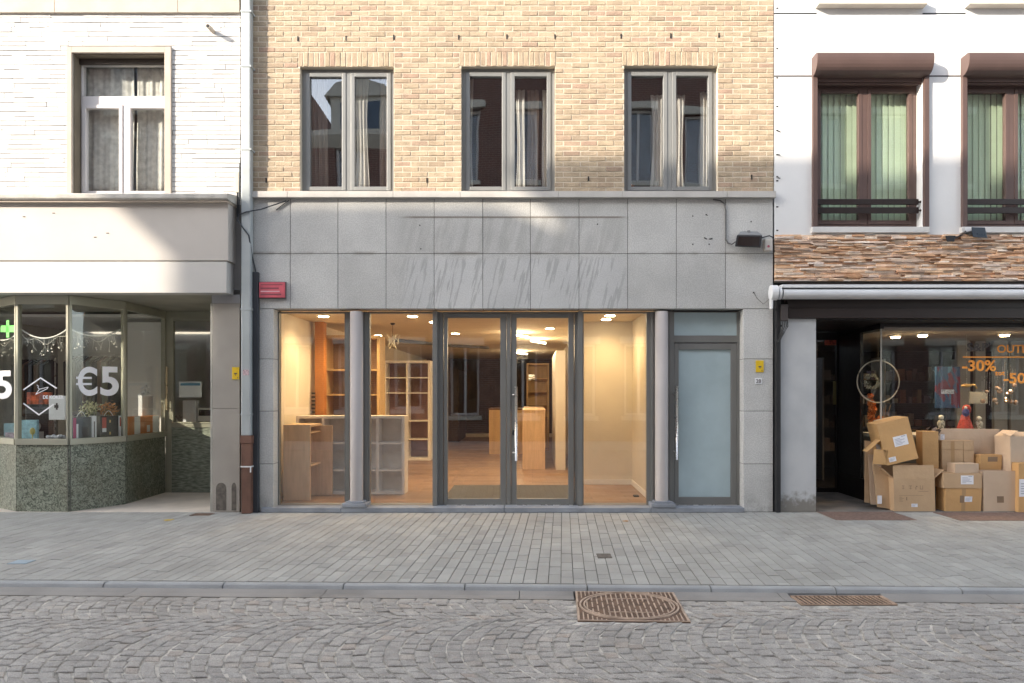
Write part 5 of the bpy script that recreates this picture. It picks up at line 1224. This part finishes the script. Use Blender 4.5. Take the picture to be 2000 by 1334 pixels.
def figurine(px, h, matl, lab, y=.75):
    x = PX(px,y); t = thing('figurine', lab, 'figurine', (x,y,ZP)); m = MB(); m.lathe([(.045,ZP+.001),(.05,ZP+.02),(.03,ZP+.05),(.042,ZP+h*.45),(.05,ZP+h*.6),(.02,ZP+h*.75)], x, y, 14); m.build('body', matl, t, smooth=True); m = MB(); m.ball((x,y,ZP+h*.87),h*.13,n=12,m=8); m.build('head', mat('ivory_ceramic',(.62,.60,.52),.4), t, smooth=True)
FG = mat('mottled_ceramic', (.35,.33,.28), .4, var=.6, vs=50)
figurine(1838, .26, FG, 'small pale figurine left below the blue and red picture'); figurine(1912, .24, FG, 'small mottled figurine right of the blue and red picture')
t = thing('seated_figurine', 'red seated figurine with a blue coat beside the blue and red picture', 'figurine', (PX(1885,.8),.8,ZP)); x = PX(1885,.8)
m = MB(); m.lathe([(.09,ZP+.001),(.10,ZP+.08),(.06,ZP+.2),(.05,ZP+.26)], x, .8, 14); m.ball((x+.02,.8,ZP+.33),.055,n=12,m=8,sz=1.3); m.build('body', mat('deep_red_cloth',(.32,.04,.03),.8,var=.3,vs=20), t); m = MB(); m.ball((x-.01,.77,ZP+.29),.045,n=10,m=6,sz=1.4); m.build('coat', mat('navy_cloth',(.05,.06,.20),.8), t); m = MB(); m.ball((x-.03,.74,ZP+.36),.018,n=8,m=6); m.build('bobble', WHITEP, t)
t = thing('glass_garland', 'bundle of clear bulbs and thin tubes hanging beside the orange lettering', 'hanging lamp', (PX(1955,.9),.9,1.2)); m = MB()
for k in range(16): 
    x = PX(1915+R.uniform(0,70),.9); z = PZ(R.uniform(752,790),.9); m.ball((x,.9+R.uniform(-.05,.05),z),R.uniform(.02,.035),n=10,m=6)
m.build('bulbs', mat('amber_glass',(.45,.33,.25),.12,var=.4,vs=20,metal=.4), t); m = MB()
for k in range(14): x = PX(1918+k*5,.9); m.tube([(x,.9,PZ(R.uniform(700,735),.9)),(x+R.uniform(-.02,.02),.9,PZ(R.uniform(765,800),.9))],.003,4)
m.build('thin_tubes', STEEL, t)
m = MB(); m.box(PX(1895,1.2),PX(1929,1.2),1.2,1.23,PZ(788,1.2),PZ(765,1.2)); m.build('grey_card', mat('light_grey_card',(.30,.31,.31),.6), None, 'light grey card hanging under the sale lettering', 'card')
t = thing('bird_ornament', 'small gilded bird ornament right of the blue and red picture', 'ornament', (PX(1885,.85),.85,1.55)); m = MB(); c = (PX(1888,.85),.85,PZ(753,.85)); m.ball(c,.05,sx=1.5,sz=.5,n=10,m=6); m.tube([(c[0]+.06,c[1],c[2]+.01),(c[0]+.11,c[1],c[2]+.01),(c[0]+.14,c[1],c[2]-.04)],.012,6); m.build('body', mat('gilded',(.65,.45,.2),.3,metal=.6), t); m = MB(); m.tube([c,(c[0],c[1],2.32)],.002,4); m.build('thread', STEEL, t)
for x0_, x1_, y_, lab in ((4.9,5.9,2.9,'dark shelf with small goods behind the hoop in the right shop'), (6.2,7.6,3.4,'dark shelf deep behind the sale lettering')):
    t = thing('goods_shelf', lab, 'shelf', ((x0_+x1_)/2,y_,.02)); m = MB()
    for x in (x0_, x1_-.03): m.box(x,x+.03,y_,y_+.3,.021,2.1)
    m.build('uprights', RGR, t)
    for z in (.5,.9,1.3,1.7): m = MB(); m.box(x0_+.031,x1_-.031,y_,y_+.3,z,z+.02); m.build('shelf', RDK, t)
    m = MB()
    for z in (.52,.92,1.32,1.72):
        x = x0_+.06
        while x < x1_-.14: w_ = R.uniform(.05,.12); m.box(x,x+w_,y_+.05,y_+.2,z+.001,z+R.uniform(.08,.25)); x += w_+R.uniform(.01,.06)
    m.build('small_goods', mat('mixed_goods',(.2,.1,.06),.6,var=.3,ramp=[(0,(.20,.08,.03)),(.25,(.06,.05,.05)),(.5,(.28,.20,.12)),(.75,(.12,.10,.16)),(1,(.35,.30,.22))]), t)
# awning
t = thing('awning', 'rolled-up white awning above the dark shopfront', 'awning', (6.5,-.1,2.66))
YAW = -.2; za = PZ(583,YAW); zb2 = PZ(563,YAW); rr = (zb2-za)/2
m = MB(); pts = [( -.13 + rr*1.15*math.cos(a), (za+zb2)/2+rr*math.sin(a)) for a in [2*math.pi*k/20 for k in range(20)]]
m.prism(pts, PX(1532,YAW), RXR); m.build('fabric_roll', mat('awning_white', (.60,.61,.62), .45, var=.05, dirt=.12), t, smooth=False)
m = MB(); m.box(PX(1528,YAW), RXR, YAW+.02, -.02, zb2+.012, PZ(555,YAW)); m.build('top_rail', WHITEP, t, bevel=.006)
m = MB(); pts = [( -.12 + .085*math.cos(a), (za+zb2)/2+.02+.095*math.sin(a)) for a in [2*math.pi*k/16 for k in range(16)]]; m.prism(pts, PX(1509,YAW), PX(1522,YAW)); m.box(PX(1509,YAW),PX(1513,YAW),-.15,-.08,za-.12,za); m.build('end_cap', WHITEP, t, bevel=.006)
m = MB(); pts = [( -.12 + .075*math.cos(a), (za+zb2)/2+.01+.075*math.sin(a)) for a in [2*math.pi*k/16 for k in range(16)]]; m.prism(pts, PX(1524,YAW), PX(1529,YAW)); m.build('end_ring', WHITEP, t)
# switch box, cables, black pipe on the right pier
t = thing('black_drainpipe', 'black pipe running down between the stone pier and the grey pillar', 'pipe', (PX(1519),-.02,0)); m = MB(); m.box(PX(1512.5), PX(1525,-.04), -.05, .06, .001, PZ(585)); m.build('pipe', BLACK, t, bevel=.012)
for py in (605, 637): m = MB(); m.box(PX(1511.5), PX(1526.5,-.04), -.055, -.02, PZ(py)-.012, PZ(py)+.012); m.build('bracket', BLACK, t)
t = thing('switch_box', 'brown-black switch box with dangling cables under the awning end', 'switch box', (PX(1533),-.08,PZ(625))); m = MB(); m.box(PX(1526,-.09), PX(1539.5,-.09), -.09, -.052, PZ(626,-.09), PZ(594,-.09)); m.build('box', mat('brown_black',(.06,.05,.048),.5), t, bevel=.004); m = MB()
for k, px in enumerate((1528,1531.5,1535,1538)): m.tube([(PX(px,-.08),-.07,PZ(625,-.08)),(PX(px+1,-.08),-.08,PZ(637,-.08)),(PX(1524+k*2,-.08),-.08,PZ(652,-.08)),(PX(1515+k*2.4,-.07),-.065,PZ(668,-.07))], .007, 6)
m.build('cables', BLACK, t)
# floodlights on the ledge stone
t = thing('solar_lamp', 'blue-grey solar lamp on an arm above the ledge stone band', 'lamp', (PX(1910),-.1,PZ(466)))
m = MB(); m.add([(PX(a,-.15),-.15,PZ(b,-.15)) for a,b in ((1900,463),(1929,465),(1924,444),(1897,443))]+[(PX(a,-.06),-.06,PZ(b,-.06)) for a,b in ((1898,458),(1925,460),(1922,446),(1897,446))],[(0,1,2,3),(7,6,5,4),(0,4,5,1),(1,5,6,2),(2,6,7,3),(3,7,4,0)]); m.build('panel', mat('blue_black_panel',(.04,.055,.075),.3), t, bevel=.006); m = MB(); m.tube([(PX(1900,-.1),-.1,PZ(452,-.1)),(PX(1888,-.05),-.05,PZ(455,-.05)),(PX(1880),-.04,PZ(453))],.016,8); m.build('arm', BLACK, t); m = MB(); m.box(PX(1880),PX(1893),-.055,-.051,PZ(457),PZ(446)) ; m.build('wall_plate', WHITEP, t)
t = thing('wall_spotlight', 'small black spotlight fixed on the ledge stone band', 'spotlight', (PX(1856),-.1,PZ(474))); m = MB(); m.add([(PX(a,-.14),-.14,PZ(b,-.14)) for a,b in ((1849,472),(1864,472),(1867,460),(1846,460))]+[(PX(a,-.05),-.05,PZ(b,-.05)) for a,b in ((1850,468),(1863,468),(1866,461),(1848,461))],[(0,1,2,3),(7,6,5,4),(0,4,5,1),(1,5,6,2),(2,6,7,3),(3,7,4,0)]); m.build('head', BLACK, t, bevel=.004); m = MB(); m.tube([(PX(1865,-.08),-.08,PZ(465,-.08)),(PX(1880,-.05),-.05,PZ(458,-.05))],.008,6); m.build('arm', BLACK, t)

# ------------------------------------------------------------------ cartons
def carton(label, px0, px1, py0, py1, Y, dep, ci, tilt=0, yaw=0, flaps=(), labels=(), tape=False, lid=None, open_=False, name='cardboard_box', z0=None, pivot=None):
    """front face spans px0..px1, py0(top)..py1(bottom) at depth Y; dep = depth"""
    x0, x1 = PX(px0,Y), PX(px1,Y); zb_, zt_ = (PZ(py1,Y) if z0 is None else z0), PZ(py0,Y)
    c = Vector(((x0+x1)/2, Y+dep/2, zb_)); w, h = (x1-x0)/2, zt_-zb_
    M_ = Matrix.Translation(c) @ Matrix.Rotation(rad(yaw),4,'Z') @ Matrix.Rotation(rad(tilt),4,'Y') @ Matrix(((1,0,R.uniform(-.035,.035),0),(0,1,R.uniform(-.02,.02),0),(R.uniform(-.012,.012),0,1,0),(0,0,0,1)))
    t = thing(name, label, 'box', c, 'cardboard boxes piled in front of the right shop'); th = .005
    m = MB()
    m.box(-w,w,-dep/2,-dep/2+th,0,h,M_); m.box(-w,w,dep/2-th,dep/2,0,h,M_); m.box(-w,-w+th,-dep/2+th,dep/2-th,0,h,M_); m.box(w-th,w,-dep/2+th,dep/2-th,0,h,M_); m.box(-w+th,w-th,-dep/2+th,dep/2-th,0,th,M_)
    if not open_: m.box(-w+.0005,-.0015,-dep/2+.0005,dep/2-.0005,h,h+.004,M_); m.box(.0015,w-.0005,-dep/2+.0005,dep/2-.0005,h,h+.004,M_)
    m.build('carcass', CARD[ci], t)
    for side, ang, ln in flaps:      # hinged flaps, ang 0 = straight up, + = folds outwards
        a = rad(ang)
        if side == 'f': F = Matrix.Translation((0,-dep/2+th/2,h+.001)) @ Matrix.Rotation(a,4,'X'); q = MB().box(-w+.002,w-.002,-th/2,th/2,0,ln,M_@F)
        if side == 'b': F = Matrix.Translation((0,dep/2-th/2,h+.001)) @ Matrix.Rotation(-a,4,'X'); q = MB().box(-w+.002,w-.002,-th/2,th/2,0,ln,M_@F)
        if side == 'l': F = Matrix.Translation((-w+th/2,0,h+.001)) @ Matrix.Rotation(-a,4,'Y'); q = MB().box(-th/2,th/2,-dep/2+.002,dep/2-.002,0,ln,M_@F)
        if side == 'r': F = Matrix.Translation((w-th/2,0,h+.001)) @ Matrix.Rotation(a,4,'Y'); q = MB().box(-th/2,th/2,-dep/2+.002,dep/2-.002,0,ln,M_@F)
        q.build('flap', CARD[ci], t)
    for (u0,u1,v0,v1,kind) in labels:
        q = MB(); q.box(-w+2*w*u0,-w+2*w*u1,-dep/2-.002,-dep/2-.0006,h*v0,h*v1,M_); L_ = q.build('shipping_label' if kind == 'p' else 'printed_mark', PAPER if kind == 'p' else INKB, t)
        if kind == 'p':
            q = MB(); n = 5
            for k in range(n):
                vv = v0+(v1-v0)*(.15+.14*k); e = R.uniform(.4,.85); q.box(-w+2*w*(u0+(u1-u0)*.1),-w+2*w*(u0+(u1-u0)*e),-dep/2-.003,-dep/2-.0022,h*vv,h*(vv+(v1-v0)*.05),M_)
            q.box(-w+2*w*(u0+(u1-u0)*.6),-w+2*w*(u0+(u1-u0)*.9),-dep/2-.003,-dep/2-.0022,h*(v0+(v1-v0)*.86),h*(v0+(v1-v0)*.93),M_)
            q.build('writing', mat('light_print',(.35,.36,.42),.7), L_)
    if tape: q = MB(); q.box(-.025,.025,-dep/2-.0016,-dep/2-.0004,h*.0,h*.995,M_); q.build('tape', TAPE, t)
    if lid: 
        q = MB(); q.box(-w-.004,w+.004,-dep/2-.0045,-dep/2-.0005,h*lid,h*lid+.003,M_); q.build('fold_line', CARDIN, t)
    return t, M_, w, h, dep
YB1 = .02
# big open carton with printed symbols
t, M_, w, h, dp = carton('large open cardboard box with printed handling symbols at the front of the pile', 1746.5, 1827, 934, 996, YB1, .36, 0, yaw=0,
       flaps=(('f',-4,.165),('l',48,.165),('r',50,.165),('b',-20,.165)), labels=((.42,.57,.13,.23,'p'),), open_=True, z0=.006)
q = MB(); 
def mk(x0,x1,z0,z1): q.box(-w+2*w*x0,-w+2*w*x1,-dp/2-.0014,-dp/2-.0004,h*z0,h*z1,M_)
for cx in (.23,.41): 
    mk(cx-.03,cx+.03,.76,.775); mk(cx-.004,cx+.004,.66,.76); mk(cx-.03,cx+.03,.69,.70)
mk(.53,.545,.66,.74); mk(.545,.575,.74,.77); mk(.64,.65,.67,.78); mk(.70,.71,.67,.78); mk(.64,.71,.665,.68); mk(.60,.84,.60,.61)
mk(.13,.72,.475,.482); mk(.13,.22,.30,.31); mk(.13,.20,.34,.35); mk(.13,.24,.38,.39); mk(.13,.2,.42,.43); mk(.30,.32,.33,.43)
q.build('handling_symbols', INKB, t)
# tilted carton on top
t, M_, w, h, dp = carton('tilted open cardboard box lying on its side on top of the large printed box', 1736, 1796, 820, 899, YB1-.02, .34, 1, tilt=-15, yaw=-6, labels=((.38,.82,.38,.62,'p'),(.10,.32,.06,.17,'p')), z0=PZ(905,YB1)+.02, open_=False)
q = MB(); F = M_ @ Matrix.Translation((-w,-dp/2,h*.02)) 
q.box(-.17,0,0,.004,0,h*.35,F@Matrix.Rotation(rad(18),4,'Y')); q.build('flap', CARD[1], t)
q = MB(); q.add([M_@Vector(p) for p in ((-w-.002,-dp/2,h*.98),(-w-.20,-dp/2+.12,h*.60),(-w-.26,-dp/2+.18,h*.86),(-w-.004,-dp/2+.2,h*.9),(-w-.002,-dp/2+.006,h*.98+.005),(-w-.20,-dp/2+.126,h*.60+.005),(-w-.26,-dp/2+.186,h*.86+.005),(-w-.004,-dp/2+.206,h*.9+.005))],[(0,1,2,3),(7,6,5,4),(0,4,5,1),(1,5,6,2),(2,6,7,3),(3,7,4,0)]) if False else q.box(-.22,0,0,.16,-.002,.003,M_@Matrix.Translation((-w,-dp/2,h*.62))@Matrix.Rotation(rad(-28),4,'Y')); q.build('flap', CARD[1], t)
q = MB(); q.box(-w-.0025,-w-.0006,-dp/2+.08,-dp/2+.20,h*.22,h*.5,M_); q.build('shipping_label', PAPER, t)
# box behind the tilted one
carton('pale box peeping out behind the top left of the tilted box', 1722, 1764, 817, 900, .36, .12, 2, tilt=-12, z0=.98+.0)
# flattened sheets leaning at the left
def sheet(label, pts, Y0_, lean, ci, th=.012):
    """flattened carton: outline in pixels at depth Y0_, its top leaning back"""
    zmin = min(PZ(b,Y0_) for a,b in pts); m = MB(); n = len(pts); P = []
    for a,b in pts: z = PZ(b,Y0_); P.append((PX(a,Y0_), Y0_+(z-zmin)*lean, z))
    m.add(P+[(p[0],p[1]+th,p[2]) for p in P], [tuple(range(n)), tuple(range(n,2*n))[::-1]]+[(i,(i+1)%n+0,(i+1)%n+n,i+n) for i in range(n)])
    t = thing('flattened_box', label, 'flattened box', (P[0][0],Y0_,max(0,zmin)), 'flattened cardboard leaning in the pile'); m.build('sheet', CARD[ci], t); return t
sheet('tall flattened carton leaning at the far left of the pile', [(1689,981),(1702,983),(1716,864),(1695,861)], .30, .10, 0)
sheet('second flattened carton from the left of the pile', [(1701,985),(1716,986),(1727,890),(1700,888)], .22, .08, 2)
t = sheet('flattened carton with a white label leaning against the large printed box', [(1714,990),(1745,995),(1745,925),(1707,905)], .12, .06, 0)
m = MB(); m.box(PX(1714.5,.1),PX(1722.5,.1),.10,.112,PZ(984,.1),PZ(968,.1)); m.build('shipping_label', PAPER, t)
t = sheet('short upright carton flap between the leaning sheets and the large box', [(1717,989),(1731,990),(1729,922),(1714,924)], .165, .06, 1)
# brown paper bag between
m = MB()
for k in range(40): leaves(m, (PX(1817,.36)+R.uniform(-.05,.08), .36, .75+R.uniform(-.15,.25)), .05, 2, .06)
m.build('crumpled_wrapping', mat('grey_brown_wrap',(.12,.09,.075),.5,var=.5,vs=14), None, 'crumpled dark plastic wrapping stuffed behind the tilted box', 'wrapping')
carton('brown box half hidden behind the tilted box', 1803, 1834, 843, 900, .22, .15, 1, z0=.30)
# middle stack
carton('orange-brown box with a small label at the bottom of the middle stack', 1846, 1916, 954.5, 994, YB1, .20, 1, tape=True, labels=((.53,.74,.42,.66,'p'),(.40,.51,.38,.70,'k')), z0=.006)
carton('orange-brown box with a big white label, on the bottom box of the middle stack', 1843, 1918, 925, 954, YB1-.01, .21, 0, labels=((.45,.78,.28,.88,'p'),), z0=PZ(954.5,YB1)+.006)
carton('small flat pale box topmost on the middle stack', 1863, 1912, 906, 924, YB1+.02, .15, 2, yaw=5, z0=PZ(925,YB1-.01)+.006)
carton('tan taped box with a folded lid behind the middle stack', 1841, 1882, 861, 996, .235, .12, 0, tape=True, lid=.87, z0=.006)
carton('narrow tan box right beside the taped one behind the middle stack', 1884, 1904, 861, 996, .235, .12, 0, lid=.86, z0=.006)
t = sheet('big pale flattened sheet standing behind the middle stack', [(1838,990),(1959,990),(1951,836),(1831,837)], .56, -.02, 2, .02) if False else carton('wide pale flattened box standing behind the middle stack', 1833, 1954, 838, 994, .365, .03, 2, lid=.62, labels=((.045,.11,.86,.93,'p'),), z0=.006)
# small box on the right stack and bottom right
carton('square pale box with a small dark print at the foot of the right stack', 1922, 1985, 946, 994.5, YB1, .14, 2, flaps=(('f',0,.17),('b',0,.17),('l',4,.16)), labels=((.41,.62,.32,.56,'k'),), z0=.006, open_=True)
carton('orange box with torn tape standing behind the square pale box', 1911, 1953, 889, 990, .175, .17, 1, labels=((.35,.8,.88,.97,'k'),), z0=.006)
carton('tall pale box with an open top flap at the right of the pile', 1966, 2030, 853, 994, .12, .22, 2, yaw=14, flaps=(('f',-70,.15),('l',-60,.15)), z0=.006, open_=True)
carton('orange box with a large white label at the right edge of the photo', 1989, 2050, 905, 998, YB1-.06, .14, 1, labels=((.02,.5,.32,.68,'p'),), z0=.006)

# ------------------------------------------------------------------ houses across the street (they shade the street and show in the panes)
YO = -12.0
def house(name, label, x0, x1, h, wm, wz, nx, cornice=None, top=None, surround=OPPW, dormer=None, depth=9):
    t = thing(name, label, 'building', ((x0+x1)/2, YO-4, 0)); holes = []; ws = (x1-x0)/nx
    ww = min(1.25, ws*.5)
    for z0, z1 in wz:
        for k in range(nx): cx = x0+ws*(k+.5); holes.append((cx-ww/2, cx+ww/2, z0, z1))
    m = MB(); y1 = YO-.25
    m.wall(x0+.004, x1-.004, 0, h, holes, YO, y1)
    m.v = [(p[0], p[1], p[2]) for p in m.v]
    m.box(x0+.004, x1-.004, YO-depth, YO-.9, 0, h); m.box(x0+.004, x0+.05, YO-.9, YO-.25, 0, h); m.box(x1-.05, x1-.004, YO-.9, YO-.25, 0, h)
    m.box(x0+.05, x1-.05, YO-.9, YO-.25, h-.1, h-.004); m.build('wall', wm, t)
    for a, b, c, d in holes:
        q = MB(); q.frame(a+.002, b-.002, c+.002, d-.002, .07, .07, .08, .07, YO-.20, YO-.13); q.box((a+b)/2-.035, (a+b)/2+.035, YO-.19, YO-.13, c+.08, d-.07); w = q.build('window', PVC, t)
        q = MB(); q.box(a+.06, b-.06, YO-.175, YO-.165, c+.07, d-.06); q.build('pane', GLASSW, w)
        q = MB(); q.box(a-.09, b+.09, YO+.001, YO+.08, c-.14, c-.005); q.box(a-.14, b+.14, YO+.001, YO+.09, d+.005, d+.22); q.build('surround', surround, w)
    if cornice:
        zc, c, zt_ = cornice; q = MB(); q.prism([(YO-.9, zc), (YO, zc), (YO+c, zc+.33), (YO+c, zt_), (YO-.9, zt_)], x0+.001, x1-.001); q.build('cornice', OPPW, t)
    if dormer:
        dx, zz = dormer; q = MB(); q.box(dx-.9, dx+.9, YO-2.2, YO-.5, h+.02, h+1.5); q.prism([(dx-1.1,h+1.5),(dx+1.1,h+1.5),(dx+.7,h+1.9),(dx,h+2.05),(dx-.7,h+1.9)], YO-2.3, YO-.4, 'y'); dd = q.build('dormer', OPPW, t)
        q = MB(); q.box(dx-.6, dx+.6, YO-.499, YO-.48, h+.2, h+1.35); q.build('dormer_window', mat('dim_dormer_glass',(.08,.11,.16),.15), dd)
    return t
st2 = ((1.0,3.0),(4.3,6.3),(7.4,9.3))
house('corner_house', 'low stucco house across the street, far left of the camera', -40, -23.35, 10.82, OPPW, st2, 8)
house('cornice_house', 'house with a deep cornice across the street, left of the taller brick one', -23.35, -18.9, 11.92, OPPW, st2, 3, cornice=(11.92,.45,12.42))
house('tall_brick_house', 'tallest dark brick house across the street with a deep cornice', -18.9, -8.2, 12.56, REDB, st2+((10.2,11.8),), 6, cornice=(12.56,.45,13.03))
house('dormer_house', 'lower dark house with a white dormer across the street, mirrored in the left brick-wall window', -8.2, -3.0, 9.3, REDB, st2, 3, cornice=(9.0,.3,9.5), dormer=(-5.4,0))
house('brick_row_house', 'dark red brick row house across the street, mirrored in the middle windows', -3.0, 4.2, 12.2, REDB, ((.8,3.0),(4.4,6.6),(8.0,10.2)), 4, cornice=(12.2,.35,12.8))
house('arched_brick_house', 'dark red brick house with white window heads across the street, mirrored in the right windows', 4.2, 16, 12.4, REDB, ((.8,3.0),(4.3,6.5),(7.9,10.1)), 6, cornice=(12.4,.4,13.0))
